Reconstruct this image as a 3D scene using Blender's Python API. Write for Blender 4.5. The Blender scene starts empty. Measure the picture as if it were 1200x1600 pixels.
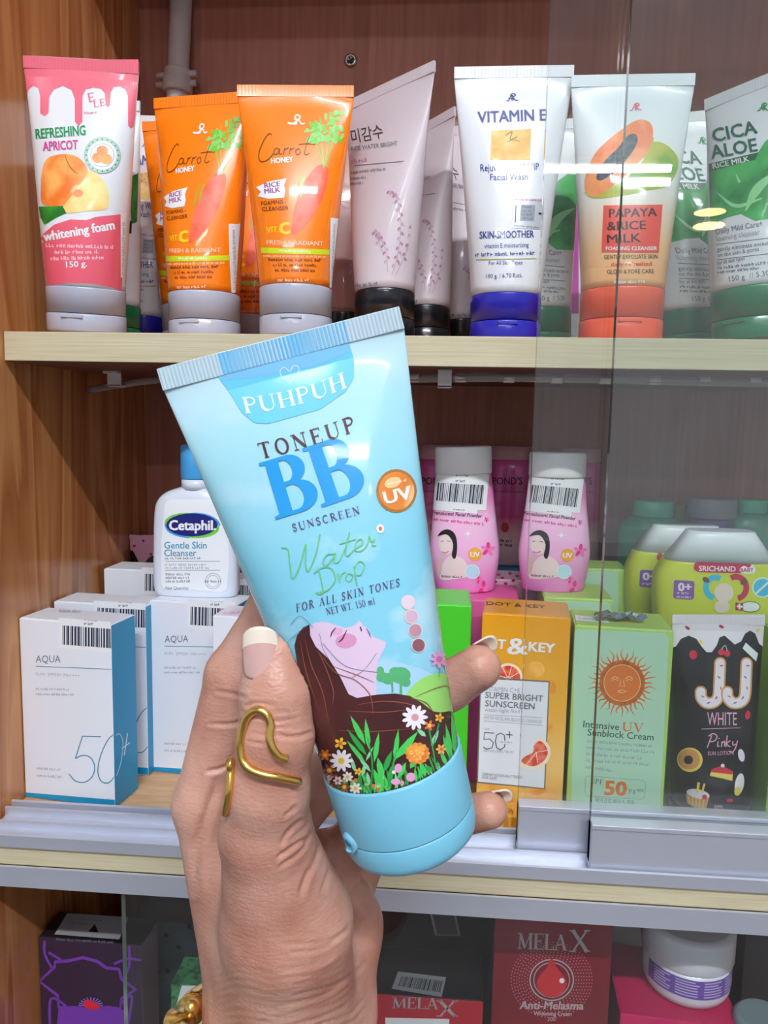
import bpy, bmesh, math, random
import numpy as np
from mathutils import Vector, Matrix
from mathutils.geometry import tessellate_polygon

# ------------------------------------------------------------------ camera, world, lamps, exposure
SC = bpy.context.scene
COL = SC.collection
FPX = 1200.0                                   # focal length in pixels of the 1200x1600 frame
_y, _p, _r = [math.radians(a) for a in (4.16, 6.62, 1.09)]
CF = np.array([-math.sin(_y)*math.cos(_p), math.cos(_y)*math.cos(_p), -math.sin(_p)])
_R0 = np.array([math.cos(_y), math.sin(_y), 0.0]); _U0 = np.cross(_R0, CF)
CR = math.cos(_r)*_R0 + math.sin(_r)*_U0
CU = -math.sin(_r)*_R0 + math.cos(_r)*_U0
cd = bpy.data.cameras.new('camera'); cam = bpy.data.objects.new('camera', cd); COL.objects.link(cam)
cd.sensor_fit = 'AUTO'; cd.sensor_width = 36.0; cd.lens = 36.0*FPX/1600.0; cd.clip_start = 0.01
cam.matrix_world = Matrix(((CR[0], CU[0], -CF[0], 0), (CR[1], CU[1], -CF[1], 0), (CR[2], CU[2], -CF[2], 0), (0, 0, 0, 1)))
SC.camera = cam
SC.view_settings.view_transform = 'Standard'; SC.view_settings.look = 'None'
SC.view_settings.gamma = 1.0; SC.view_settings.use_curve_mapping = False
SC.view_settings.exposure = 0.0
WORLD_STRENGTH = 0.54
KEY_STRENGTH = 272.0
MID_STRENGTH = 45.0
FAR_STRENGTH = 75.0
w = bpy.data.worlds.new('shop_ambient'); SC.world = w; w.use_nodes = True
w.node_tree.nodes['Background'].inputs['Color'].default_value = (0.86, 0.92, 1.0, 1)
w.node_tree.nodes['Background'].inputs['Strength'].default_value = WORLD_STRENGTH

# ------------------------------------------------------------------ geometry helpers
def ray(x, y): return CF + CR*((x-600)/FPX) - CU*((y-800)/FPX)
def atY(q, Y): d = ray(*q); return d*(Y/d[1])
def atX(q, X): d = ray(*q); return d*(X/d[0])
def atZ(q, Z): d = ray(*q); return d*(Z/d[2])
def atd(x, y, D): return ray(x, y)*D
def proj(P):
    c = P @ CF
    return np.stack([600+FPX*(P @ CR)/c, 800-FPX*(P @ CU)/c], -1)
def nrm(v): return v/np.linalg.norm(v)

def lin(c):
    out = []
    for v in c:
        v = v/255.0
        out.append(v/12.92 if v <= 0.04045 else ((v+0.055)/1.055)**2.4)
    return tuple(out)+(1.0,)

_M = {}
def mat(name, rgb=(200, 200, 200), rough=0.4, metal=0.0, coat=0.0, spec=0.5, trans=0.0, emit=None, estr=1.0, sss=0.0, ior=1.45):
    if name in _M: return _M[name]
    m = bpy.data.materials.new(name); m.use_nodes = True
    b = m.node_tree.nodes['Principled BSDF']
    b.inputs['Base Color'].default_value = lin(rgb); b.inputs['Roughness'].default_value = rough
    b.inputs['Metallic'].default_value = metal; b.inputs['Coat Weight'].default_value = coat
    b.inputs['Coat Roughness'].default_value = 0.06
    b.inputs['Specular IOR Level'].default_value = spec; b.inputs['Transmission Weight'].default_value = trans
    b.inputs['IOR'].default_value = ior
    if sss: b.inputs['Subsurface Weight'].default_value = sss; b.inputs['Subsurface Scale'].default_value = 0.004
    if emit:
        b.inputs['Emission Color'].default_value = lin(emit); b.inputs['Emission Strength'].default_value = estr
    _M[name] = m
    return m
def nodes(m): return m.node_tree.nodes, m.node_tree.links, m.node_tree.nodes['Principled BSDF']

def wood(name, c1, c2, c3, grain=(40, 40, 2.0), rough=0.35, coat=0.0, ring=6.0, bump=0.0):
    m = mat(name, c1, rough, coat=coat); n, l, b = nodes(m)
    tc = n.new('ShaderNodeTexCoord'); mp = n.new('ShaderNodeMapping'); mp.inputs['Scale'].default_value = grain
    l.new(tc.outputs['Object'], mp.inputs['Vector'])
    n1 = n.new('ShaderNodeTexNoise'); n1.inputs['Scale'].default_value = 1.0; n1.inputs['Detail'].default_value = 4; n1.inputs['Distortion'].default_value = 0.6
    l.new(mp.outputs['Vector'], n1.inputs['Vector'])
    mul = n.new('ShaderNodeMath'); mul.operation = 'MULTIPLY'; mul.inputs[1].default_value = ring
    l.new(n1.outputs['Fac'], mul.inputs[0])
    fr = n.new('ShaderNodeMath'); fr.operation = 'FRACT'; l.new(mul.outputs[0], fr.inputs[0])
    mp2 = n.new('ShaderNodeMapping'); mp2.inputs['Scale'].default_value = tuple(g*9 for g in grain)
    l.new(tc.outputs['Object'], mp2.inputs['Vector'])
    n2 = n.new('ShaderNodeTexNoise'); n2.inputs['Scale'].default_value = 1.0; n2.inputs['Detail'].default_value = 3
    l.new(mp2.outputs['Vector'], n2.inputs['Vector'])
    cr = n.new('ShaderNodeValToRGB'); e = cr.color_ramp.elements
    e[0].position = 0.0; e[0].color = lin(c1); e[1].position = 0.8; e[1].color = lin(c2)
    k = e.new(1.0); k.color = lin(c1)
    l.new(fr.outputs[0], cr.inputs['Fac'])
    mx = n.new('ShaderNodeMixRGB'); mx.blend_type = 'MIX'; mx.inputs[2].default_value = lin(c3)
    rr = n.new('ShaderNodeMapRange'); rr.inputs[1].default_value = 0.42; rr.inputs[2].default_value = 0.75; rr.inputs[4].default_value = 0.75
    l.new(n2.outputs['Fac'], rr.inputs[0]); l.new(rr.outputs[0], mx.inputs[0]); l.new(cr.outputs['Color'], mx.inputs[1])
    l.new(mx.outputs[0], b.inputs['Base Color'])
    return m

def grad(name, stops, axis=2, lo=0.0, hi=0.16, rough=0.3, coat=0.6, noise=0.0, nscale=25):
    """colour print running along one local axis (metres lo..hi)"""
    m = mat(name, stops[0][1], rough, coat=coat); n, l, b = nodes(m)
    tc = n.new('ShaderNodeTexCoord'); sx = n.new('ShaderNodeSeparateXYZ'); l.new(tc.outputs['Object'], sx.inputs[0])
    mr = n.new('ShaderNodeMapRange'); mr.inputs[1].default_value = lo; mr.inputs[2].default_value = hi
    l.new(sx.outputs[axis], mr.inputs[0])
    src = mr.outputs[0]
    if noise:
        nz = n.new('ShaderNodeTexNoise'); nz.inputs['Scale'].default_value = nscale; nz.inputs['Detail'].default_value = 3
        l.new(tc.outputs['Object'], nz.inputs['Vector'])
        ma = n.new('ShaderNodeMath'); ma.operation = 'MULTIPLY_ADD'; ma.inputs[1].default_value = noise; ma.inputs[2].default_value = -noise*0.5
        l.new(nz.outputs['Fac'], ma.inputs[0])
        ad = n.new('ShaderNodeMath'); ad.operation = 'ADD'; l.new(src, ad.inputs[0]); l.new(ma.outputs[0], ad.inputs[1]); src = ad.outputs[0]
    cr = n.new('ShaderNodeValToRGB'); e = cr.color_ramp.elements
    e[0].position = stops[0][0]; e[0].color = lin(stops[0][1]); e[1].position = stops[-1][0]; e[1].color = lin(stops[-1][1])
    for p, c in stops[1:-1]: k = e.new(p); k.color = lin(c)
    l.new(src, cr.inputs['Fac']); l.new(cr.outputs['Color'], b.inputs['Base Color'])
    return m

def mottled(name, c1=None, c2=None, scale=60, rough=0.4, coat=0.3, lo=0.4, hi=0.6):
    if name in _M: return _M[name]
    m = mat(name, c1, rough, coat=coat); n, l, b = nodes(m)
    tc = n.new('ShaderNodeTexCoord'); nz = n.new('ShaderNodeTexNoise'); nz.inputs['Scale'].default_value = scale; nz.inputs['Detail'].default_value = 3
    l.new(tc.outputs['Object'], nz.inputs['Vector'])
    cr = n.new('ShaderNodeValToRGB'); e = cr.color_ramp.elements
    e[0].position = lo; e[0].color = lin(c1); e[1].position = hi; e[1].color = lin(c2)
    l.new(nz.outputs['Fac'], cr.inputs['Fac']); l.new(cr.outputs['Color'], b.inputs['Base Color'])
    return m

def link(name, me, parent=None, mats=None, smooth=False):
    o = bpy.data.objects.new(name, me); COL.objects.link(o)
    if mats:
        for m in (mats if isinstance(mats, (list, tuple)) else [mats]): me.materials.append(m)
    if smooth: me.polygons.foreach_set('use_smooth', [True]*len(me.polygons))
    if parent is not None: o.parent = parent
    return o
def pyobj(name, v, f, mats, parent=None, smooth=False, mi=None):
    me = bpy.data.meshes.new(name); me.from_pydata([tuple(map(float, q)) for q in v], [], f)
    o = link(name, me, parent, mats, smooth)
    if mi is not None: me.polygons.foreach_set('material_index', mi)
    me.update()
    return o
def tag(o, label, cat, group=None, kind=None):
    if label: o['label'] = label
    if cat: o['category'] = cat
    if group: o['group'] = group
    if kind: o['kind'] = kind
    return o
def thing(name, label, cat, M=None, group=None):
    o = bpy.data.objects.new(name, None); COL.objects.link(o); o.empty_display_size = 0.01
    if M is not None: o.matrix_world = M
    return tag(o, label, cat, group)
def frame(x, y, z, t):
    return Matrix(((x[0], y[0], z[0], t[0]), (x[1], y[1], z[1], t[1]), (x[2], y[2], z[2], t[2]), (0, 0, 0, 1)))
def M2np(M): return np.array([list(r) for r in M])

def box_mesh(name, lo, hi, bev=0.0, seg=2):
    bm = bmesh.new(); bmesh.ops.create_cube(bm, size=1.0)
    for v in bm.verts:
        for i in range(3): v.co[i] = lo[i]+(v.co[i]+0.5)*(hi[i]-lo[i])
    if bev: bmesh.ops.bevel(bm, geom=bm.edges[:], offset=bev, segments=seg, affect='EDGES', profile=0.5)
    me = bpy.data.meshes.new(name); bm.to_mesh(me); bm.free()
    return me
def box(name, lo, hi, m, parent=None, bev=0.0):
    me = box_mesh(name, lo, hi, bev)
    return link(name, me, parent, m)

def catmull(pts, n=8, closed=False):
    P = [np.array(p, float) for p in pts]; out = []
    N = len(P)
    rng = range(N) if closed else range(N-1)
    for i in rng:
        if closed: p0, p1, p2, p3 = P[(i-1) % N], P[i], P[(i+1) % N], P[(i+2) % N]
        else: p0, p1, p2, p3 = P[max(i-1, 0)], P[i], P[i+1], P[min(i+2, N-1)]
        for k in range(n):
            t = k/n
            out.append(0.5*((2*p1)+(-p0+p2)*t+(2*p0-5*p1+4*p2-p3)*t*t+(-p0+3*p1-3*p2+p3)*t**3))
    if not closed: out.append(P[-1])
    return out

def tube_mesh(name, pts, rad, m, parent=None, seg=10, caps=True, flat=1.0):
    """swept round bar along a polyline"""
    P = [np.array(p, float) for p in pts]; n = len(P)
    rad = [rad]*n if not hasattr(rad, '__len__') else rad
    T = [nrm(P[min(i+1, n-1)]-P[max(i-1, 0)]) for i in range(n)]
    ref = np.array([0.0, 0, 1]) if abs(T[0][2]) < 0.9 else np.array([1.0, 0, 0])
    N0 = nrm(np.cross(T[0], ref)); v = []; f = []
    for i in range(n):
        N0 = nrm(N0 - T[i]*(N0 @ T[i])); B = np.cross(T[i], N0)
        for k in range(seg):
            a = 2*math.pi*k/seg
            v.append(P[i]+rad[i]*(math.cos(a)*N0+math.sin(a)*B*flat))
    for i in range(n-1):
        for k in range(seg):
            f.append((i*seg+k, i*seg+(k+1) % seg, (i+1)*seg+(k+1) % seg, (i+1)*seg+k))
    if caps:
        f.append(tuple(range(seg-1, -1, -1))); f.append(tuple(range((n-1)*seg, n*seg)))
    return pyobj(name, v, f, m, parent, True)

# ------------------------------------------------------------------ lofted bodies and their front surfaces
class Loft:
    """stack of superellipse sections; key = (z, half width, half depth, exponent)"""
    def __init__(s, keys, smooth=0):
        keys = sorted(keys, key=lambda k: k[0])
        if smooth: keys = [tuple(k) for k in catmull(keys, smooth)]
        s.k = np.array([tuple(k) if len(k) == 4 else tuple(k)+(2.0,) for k in keys], float)
        s.z0, s.z1 = s.k[0, 0], s.k[-1, 0]
    def at(s, z): return [np.interp(z, s.k[:, 0], s.k[:, i]) for i in (1, 2, 3)]
    def mesh(s, name, m, parent=None, nu=48, zs=None, z0=None, z1=None, caps=True, smooth=True):
        z0 = s.z0 if z0 is None else z0; z1 = s.z1 if z1 is None else z1
        if zs is None: zs = [z0]+[z for z in s.k[:, 0] if z0+1e-7 < z < z1-1e-7]+[z1]
        v = []; f = []
        th = np.linspace(0, 2*np.pi, nu, endpoint=False)
        for z in zs:
            a, b, e = s.at(z); c, q = np.cos(th), np.sin(th)
            x = a*np.sign(c)*np.abs(c)**(2/e); y = b*np.sign(q)*np.abs(q)**(2/e)
            v += [(x[i], y[i], z) for i in range(nu)]
        for i in range(len(zs)-1):
            for k in range(nu): f.append((i*nu+k, i*nu+(k+1) % nu, (i+1)*nu+(k+1) % nu, (i+1)*nu+k))
        if caps:
            f.append(tuple(range(nu-1, -1, -1))); f.append(tuple(range((len(zs)-1)*nu, len(zs)*nu)))
        o = pyobj(name, v, f, m, parent, smooth)
        if smooth:
            for e_ in o.data.polygons:
                if len(e_.vertices) > 4: e_.use_smooth = False
        return o
    def surf(s, z_top, z_bot):
        def fn(u, v):
            z = z_top+(z_bot-z_top)*v
            a, b, e = s.at(z); t = np.clip(2*u-1, -0.9995, 0.9995)
            return np.stack([a*t, -b*(1-np.abs(t)**e)**(1/e), z], -1)
        return fn

def plane_surf(p00, p10, p01):
    p00, p10, p01 = [np.array(p, float) for p in (p00, p10, p01)]
    def fn(u, v): return p00+(p10-p00)*u[..., None]+(p01-p00)*v[..., None]
    return fn

# ------------------------------------------------------------------ lettering
_TC = {}
_CAPH = [None]
def _raw_text(s, bold=0.0):
    key = (s, bold)
    if key in _TC: return _TC[key]
    cu = bpy.data.curves.new('t', 'FONT'); cu.body = s; cu.size = 1.0; cu.resolution_u = 2; cu.offset = bold; cu.fill_mode = 'BOTH'
    o = bpy.data.objects.new('t', cu); COL.objects.link(o)
    dg = bpy.context.evaluated_depsgraph_get(); ev = o.evaluated_get(dg); me = ev.to_mesh()
    me.calc_loop_triangles()
    v = np.array([(q.co.x, q.co.y) for q in me.vertices]) if len(me.vertices) else np.zeros((0, 2))
    t = [tuple(q.vertices) for q in me.loop_triangles]
    ev.to_mesh_clear(); bpy.data.objects.remove(o); bpy.data.curves.remove(cu)
    _TC[key] = (v, t)
    return v, t
def text_geo(s, bold=0.0):
    if _CAPH[0] is None: _CAPH[0] = _raw_text('H')[0][:, 1].max()
    v, t = _raw_text(s)
    if len(v) == 0: return v, t
    v = v.copy(); v[:, 0] -= v[:, 0].min(); v /= _CAPH[0]
    return v, t

def arc(cx, cy, rx, ry, a0, a1, n=14):
    return [(cx+rx*math.cos(math.radians(a0+(a1-a0)*i/n)), cy+ry*math.sin(math.radians(a0+(a1-a0)*i/n))) for i in range(n+1)]
K, T_ = 0.17, 0.06          # thick and thin strokes of the roman capitals
def _sf(x, y, w=0.3): return ([(x-w/2, y), (x+w/2, y)], T_)
def SERIF(ch):
    b, t = 0.03, 0.97
    S = {
     'T': (0.8, [([(0.4, 0), (0.4, 1)], K), ([(0.02, t), (0.78, t)], T_), ([(0.04, 1), (0.04, .8)], .05), ([(.76, 1), (.76, .8)], .05), _sf(.4, b)]),
     'O': (0.9, [(arc(.45, .5, .38, .48, 0, 360, 28), 'O')]),
     'N': (0.95, [([(.15, 0), (.15, 1)], T_), ([(.15, .96), (.8, .04)], K), ([(.8, 0), (.8, 1)], T_), _sf(.15, b), _sf(.12, t), _sf(.8, t)]),
     'E': (0.75, [([(.17, 0), (.17, 1)], K), ([(.04, b), (.7, b)], T_), ([(.04, t), (.68, t)], T_), ([(.17, .52), (.52, .52)], T_), ([(.7, .02), (.7, .25)], .05), ([(.67, .98), (.67, .78)], .05), ([(.52, .42), (.52, .62)], .05)]),
     'U': (0.95, [([(.17, 1), (.17, .35)]+arc(.47, .35, .3, .32, 180, 270, 8), K), (arc(.47, .35, .33, .32, 270, 360, 8)+[(.8, 1)], T_), _sf(.17, t), _sf(.8, t)]),
     'P': (0.75, [([(.17, 0), (.17, 1)], K), ([(.04, t), (.4, t)]+arc(.4, .74, .26, .23, 90, -90, 12)+[(.17, .51)], .1), _sf(.17, b)]),
     'S': (0.65, [(catmull([(.55, .8), (.45, .93), (.27, .95), (.13, .83), (.14, .66), (.32, .53), (.5, .4), (.54, .2), (.4, .06), (.22, .05), (.09, .2)], 5), .12), ([(.56, .95), (.56, .72)], .05), ([(.08, .05), (.08, .3)], .05)]),
     'C': (0.85, [(arc(.46, .5, .36, .47, 50, 310, 22), .12), ([(.74, .95), (.74, .7)], .05)]),
     'R': (0.85, [([(.17, 0), (.17, 1)], K), ([(.04, t), (.38, t)]+arc(.38, .75, .24, .22, 90, -90, 12)+[(.17, .53)], .1), ([(.36, .53), (.78, .02)], .14), _sf(.17, b), _sf(.78, b, .18)]),
     'F': (0.7, [([(.17, 0), (.17, 1)], K), ([(.04, t), (.66, t)], T_), ([(.17, .52), (.5, .52)], T_), ([(.65, .98), (.65, .78)], .05), _sf(.17, b)]),
     'A': (0.9, [([(.1, 0), (.43, .98)], T_), ([(.43, .98), (.78, 0)], K), ([(.22, .35), (.64, .35)], T_), _sf(.1, b), _sf(.78, b)]),
     'L': (0.7, [([(.17, 0), (.17, 1)], K), ([(.04, b), (.66, b)], T_), ([(.66, .02), (.66, .28)], .05), _sf(.17, t)]),
     'K': (0.9, [([(.17, 0), (.17, 1)], K), ([(.2, .42), (.74, .97)], T_), ([(.35, .55), (.78, .02)], .15), _sf(.17, b), _sf(.17, t), _sf(.74, t, .2), _sf(.78, b, .2)]),
     'I': (0.4, [([(.2, 0), (.2, 1)], K), _sf(.2, b), _sf(.2, t)]),
     'W': (1.2, [([(.12, 1), (.36, .02)], K), ([(.36, .02), (.6, .9)], T_), ([(.58, .95), (.82, .02)], K), ([(.82, .02), (1.07, 1)], T_), _sf(.12, t), _sf(.6, t), _sf(1.07, t)]),
     'H': (0.95, [([(.17, 0), (.17, 1)], K), ([(.78, 0), (.78, 1)], K), ([(.17, .5), (.78, .5)], T_), _sf(.17, b), _sf(.17, t), _sf(.78, b), _sf(.78, t)]),
     'B': (0.82, [([(.2, 0), (.2, 1)], .22), ([(.02, t), (.42, t)], .07), ([(.02, b), (.45, b)], .07), (arc(.4, .75, .2, .215, 90, -90, 14), .17), (arc(.42, .27, .26, .235, 90, -90, 14), .19), ([(.2, .52), (.42, .52)], .07), ([(.38, .96), (.44, .955)], .09), ([(.38, .04), (.46, .045)], .09)]),
     'M': (1.1, [([(.14, 0), (.16, 1)], .08), ([(.16, .98), (.52, .05)], K), ([(.52, .05), (.88, .98)], T_), ([(.9, 1), (.92, 0)], K), _sf(.14, b), _sf(.92, b), _sf(.12, t), _sf(.93, t)]),
     'X': (0.9, [([(.1, 1), (.8, 0)], K), ([(.1, 0), (.8, 1)], T_+.03), _sf(.1, b), _sf(.1, t), _sf(.8, b), _sf(.8, t)]),
     'V': (0.9, [([(.1, 1), (.45, .02)], K), ([(.45, .02), (.8, 1)], T_), _sf(.1, t), _sf(.8, t)]),
     '1': (0.5, [([(.25, 0), (.25, 1)], .14), ([(.25, .98), (.08, .82)], T_), _sf(.25, b)]),
     '5': (0.65, [([(.55, .96), (.16, .96), (.12, .55)], .08), (arc(.28, .33, .26, .29, 110, -140, 14), .12)]),
     '0': (0.7, [(arc(.35, .5, .27, .47, 0, 360, 24), 'O')]),
     'm': (1.0, [([(.14, 0), (.14, .62)], .13), (arc(.3, .45, .16, .18, 180, 0, 8)+[(.46, 0)], .12), (arc(.62, .45, .16, .18, 180, 0, 8)+[(.78, 0)], .12)]),
     'l': (0.35, [([(.17, 0), (.17, 1)], .13), _sf(.17, b, .24)]),
     '.': (0.3, [([(.13, 0), (.13, .13)], .13)]),
     ' ': (0.35, []),
    }
    return S.get(ch, (0.5, []))
def stroke_geo(pts, wd):
    """ribbon quads along a polyline; returns verts, tris"""
    P = np.array(pts, float); n = len(P)
    if n < 2: return np.zeros((0, 2)), []
    W = np.array(wd if hasattr(wd, '__len__') else [wd]*n, float)/2
    d = np.gradient(P, axis=0); L = np.hypot(d[:, 0], d[:, 1]); L[L == 0] = 1; d /= L[:, None]
    N = np.stack([-d[:, 1], d[:, 0]], -1)
    v = np.concatenate([P+N*W[:, None], P-N*W[:, None]]); t = []
    for i in range(n-1): t += [(i, i+1, n+i), (i+1, n+i+1, n+i)]
    return v, t
def serif_geo(s, track=0.12):
    x = 0.0; V = []; T = []; k = 0
    for ch in s:
        wd, st = SERIF(ch)
        for pts, w_ in st:
            p = [(q[0]+x, q[1]) for q in pts]
            if w_ == 'O':
                c = x+0.45*(wd/0.9)
                ww = [0.06+0.11*abs(q[0]-c)/(0.4*wd/0.9) for q in p]
            else: ww = w_
            v, t = stroke_geo(p, ww); V.append(v); T += [(a+k, b+k, c_+k) for a, b, c_ in t]; k += len(v)
        x += wd+track
    return (np.concatenate(V) if V else np.zeros((0, 2))), T

# ------------------------------------------------------------------ print applied to a surface (flat labels, lettering)
class Art:
    OFF = 0.00006; BASE = 0.00012
    def __init__(s, surf, M, maxpx=5.0, flat=False):
        s.surf = surf; s.M = M2np(M); s.flat = flat; s.maxpx = maxpx; s.acc = {}; s.part = 'label_print'
    def to(s, part): s.part = part; return s
    def solve(s, px):
        """where on the surface a point of the reference picture lies"""
        px = np.array(px, float); n = len(px); uv = np.full((n, 2), 0.5)
        R, t = s.M[:3, :3], s.M[:3, 3]
        def F(q): return proj(s.surf(q[:, 0], q[:, 1]) @ R.T + t)
        for it in range(14):
            f0 = F(uv)-px; h = 1e-4
            ju = (F(uv+[h, 0])-px-f0)/h; jv = (F(uv+[0, h])-px-f0)/h
            det = ju[:, 0]*jv[:, 1]-ju[:, 1]*jv[:, 0]; det[np.abs(det) < 1e-6] = 1e-6
            du = (f0[:, 0]*jv[:, 1]-f0[:, 1]*jv[:, 0])/det; dv = (ju[:, 0]*f0[:, 1]-ju[:, 1]*f0[:, 0])/det
            uv = uv-np.clip(np.stack([du, dv], -1), -0.25, 0.25); uv = np.clip(uv, [0.004, -0.02], [0.996, 1.0])
        return uv
    def put(s, v, tris, m, layer):
        if len(v) == 0: return
        v = [tuple(q) for q in np.array(v, float)]
        if not s.flat:
            for it in range(5):
                cache = {}; out = []; ch = False
                def mid(a, b):
                    k = (min(a, b), max(a, b))
                    if k not in cache:
                        cache[k] = len(v); v.append(((v[a][0]+v[b][0])/2, (v[a][1]+v[b][1])/2))
                    return cache[k]
                def lg(a, b): return (v[a][0]-v[b][0])**2+(v[a][1]-v[b][1])**2 > s.maxpx**2
                for a, b, c in tris:
                    f = (lg(a, b), lg(b, c), lg(c, a)); k = sum(f)
                    if k == 0: out.append((a, b, c)); continue
                    ch = True
                    if k == 3:
                        d, e, g = mid(a, b), mid(b, c), mid(c, a); out += [(a, d, g), (d, b, e), (g, e, c), (d, e, g)]
                    else:
                        while not (f[0] and not f[2]): a, b, c = b, c, a; f = (f[1], f[2], f[0])
                        d = mid(a, b)
                        if k == 1: out += [(a, d, c), (d, b, c)]
                        else: e = mid(b, c); out += [(a, d, c), (d, e, c), (d, b, e)]
                tris = out
                if not ch: break
        A = s.acc.setdefault(s.part, dict(px=[], lay=[], f=[], mi=[], mats=[], calls=[]))
        k = len(A['px']); vv = np.array(v); A['calls'].append((k, k+len(v), len(A['f']), len(A['f'])+len(tris), vv.min(0), vv.max(0))); A['px'] += v; A['lay'] += [layer]*len(v)
        if m not in A['mats']: A['mats'].append(m)
        j = A['mats'].index(m)
        A['f'] += [(a+k, b+k, c+k) for a, b, c in tris]; A['mi'] += [j]*len(tris)
    def poly(s, pts, m, layer=1, smooth=0):
        if smooth: pts = catmull(pts, smooth, True)
        pts = [Vector((float(p[0]), float(p[1]), 0)) for p in pts]
        s.put([(p.x, p.y) for p in pts], [tuple(t) for t in tessellate_polygon([pts])], m, layer); return s
    def holed(s, loops, m, layer=1):
        ls = [[Vector((float(p[0]), float(p[1]), 0)) for p in lp] for lp in loops]
        s.put([(p.x, p.y) for lp in ls for p in lp], [tuple(t) for t in tessellate_polygon(ls)], m, layer); return s
    def big_b(s, p0, p1, h, m, layer=4):
        p0 = np.array(p0, float); p1 = np.array(p1, float); e = (p1-p0)/0.80; up = np.array([e[1], -e[0]]); up = up/np.linalg.norm(up)*h
        outer = [(0, 1), (.44, 1)]+arc(.44, .755, .27, .245, 80, -62, 12)+arc(.46, .275, .33, .275, 70, -88, 14)+[(0, 0), (0, .05), (.09, .065), (.09, .935), (0, .95)]
        h1 = [(.31, .93)]+arc(.385, .75, .105, .18, 90, -90, 10)+[(.31, .57)]
        h2 = [(.31, .49)]+arc(.41, .28, .145, .215, 90, -90, 10)+[(.31, .065)]
        return s.holed([[p0+e*q[0]+up*q[1] for q in lp] for lp in (outer, h1, h2)], m, layer)
    def ell(s, cx, cy, rx, ry=None, m=None, layer=1, rot=0.0, n=24):
        ry = rx if ry is None else ry; c, q = math.cos(math.radians(rot)), math.sin(math.radians(rot))
        pts = []
        for i in range(n):
            a = 2*math.pi*i/n; x, y = rx*math.cos(a), ry*math.sin(a); pts.append((cx+x*c-y*q, cy+x*q+y*c))
        return s.poly(pts, m, layer)
    def ring(s, cx, cy, rx, ry, wd, m, layer=2, rot=0, a0=0, a1=360):
        c, q = math.cos(math.radians(rot)), math.sin(math.radians(rot))
        pts = [(cx+x*c-y*q, cy+x*q+y*c) for x, y in arc(0, 0, rx, ry, a0, a1, 30)]
        return s.line(pts, wd, m, layer)
    def line(s, pts, wd, m, layer=2, smooth=0):
        if smooth:
            if hasattr(wd, '__len__'):
                z = catmull([tuple(p)+(q,) for p, q in zip(pts, wd)], smooth); pts = [q[:2] for q in z]; wd = [q[2] for q in z]
            else: pts = catmull(pts, smooth)
        v, t = stroke_geo(pts, wd); s.put(v, t, m, layer); return s
    def _lay(s, g, p0, p1, h, m, layer, shear, bend):
        v, t = g
        if len(v) == 0: return s
        p0 = np.array(p0, float); p1 = np.array(p1, float); L = np.linalg.norm(p1-p0); e = (p1-p0)/L; up = np.array([e[1], -e[0]])
        x = (v[:, 0]-v[:, 0].min())/(np.ptp(v[:, 0]) or 1)*L+v[:, 1]*h*shear; y = v[:, 1]*h
        xx = x/L*2-1; y = y-bend*(1-xx**2)
        q = p0+x[:, None]*e+y[:, None]*up
        s.put(q, t, m, layer); return s
    def text(s, st, p0, p1, h, m, bold=0.0, shear=0.0, layer=3, bend=0.0): 
        if not bold: return s._lay(text_geo(st), p0, p1, h, m, layer, shear, bend)
        p0 = np.array(p0, float); p1 = np.array(p1, float); e = (p1-p0)/np.linalg.norm(p1-p0); d = bold*1.6*h       # heavier face: overprinted
        for i, (dx, dy) in enumerate(((-d, -d*.5), (d, -d*.5), (-d, d*.5), (d, d*.5))):
            o = e*dx+np.array([-e[1], e[0]])*dy; s._lay(text_geo(st), p0+o, p1+o, h, m, layer+i*.2, shear, bend)
        return s
    def serif(s, st, p0, p1, h, m, shear=0.0, layer=3, bend=0.0, track=0.12): return s._lay(serif_geo(st, track), p0, p1, h, m, layer, shear, bend)
    def tiny(s, p0, p1, h, m, seed=1, layer=3, wl=(2, 6)):
        """a line of print too small to read: word-sized marks"""
        rd = random.Random(seed); p0 = np.array(p0, float); p1 = np.array(p1, float); L = np.linalg.norm(p1-p0); e = (p1-p0)/L; up = np.array([e[1], -e[0]]); x = 0.0
        while x < L-h*0.6:
            n = rd.randint(*wl)
            for _ in range(n):
                w_ = h*rd.choice((0.22, 0.5, 0.6, 0.62)); hh = h*rd.choice((0.7, 0.7, 1.0))
                if x+w_ > L: break
                a = p0+e*x; b = a+e*w_; k = max(h*0.2, 0.5)
                if w_ < h*0.3: s.put([a, b, b+up*hh, a+up*hh], [(0, 1, 2), (0, 2, 3)], m, layer)
                else:
                    c = e*k
                    s.put([a, a+c, a+c+up*hh, a+up*hh], [(0, 1, 2), (0, 2, 3)], m, layer)
                    if rd.random() < 0.6: s.put([b-c, b, b+up*h*.7, b-c+up*h*.7], [(0, 1, 2), (0, 2, 3)], m, layer)
                    y = up*h*rd.choice((0.0, 0.35, 0.55)); s.put([a+y, b+y, b+y+up*k, a+y+up*k], [(0, 1, 2), (0, 2, 3)], m, layer)
                x += w_+h*0.2
            x += h*0.4
        return s
    def quad(s, q, m, layer=1): s.put(q, [(0, 1, 2), (0, 2, 3)], m, layer); return s
    def barcode(s, q, m, seed=1, layer=3):
        rd = random.Random(seed); q = [np.array(p, float) for p in q]; t = 0.0
        while t < 0.99:
            w_ = rd.choice((1, 1, 2, 3))*0.0115; e = min(t+w_, 1)
            f = lambda t_: (q[0]+(q[1]-q[0])*t_, q[3]+(q[2]-q[3])*t_)
            a, d = f(t); b, c = f(e); s.put([a, b, c, d], [(0, 1, 2), (0, 2, 3)], m, layer)
            t = e+rd.choice((1, 1, 2, 2))*0.0115
        return s
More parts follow.
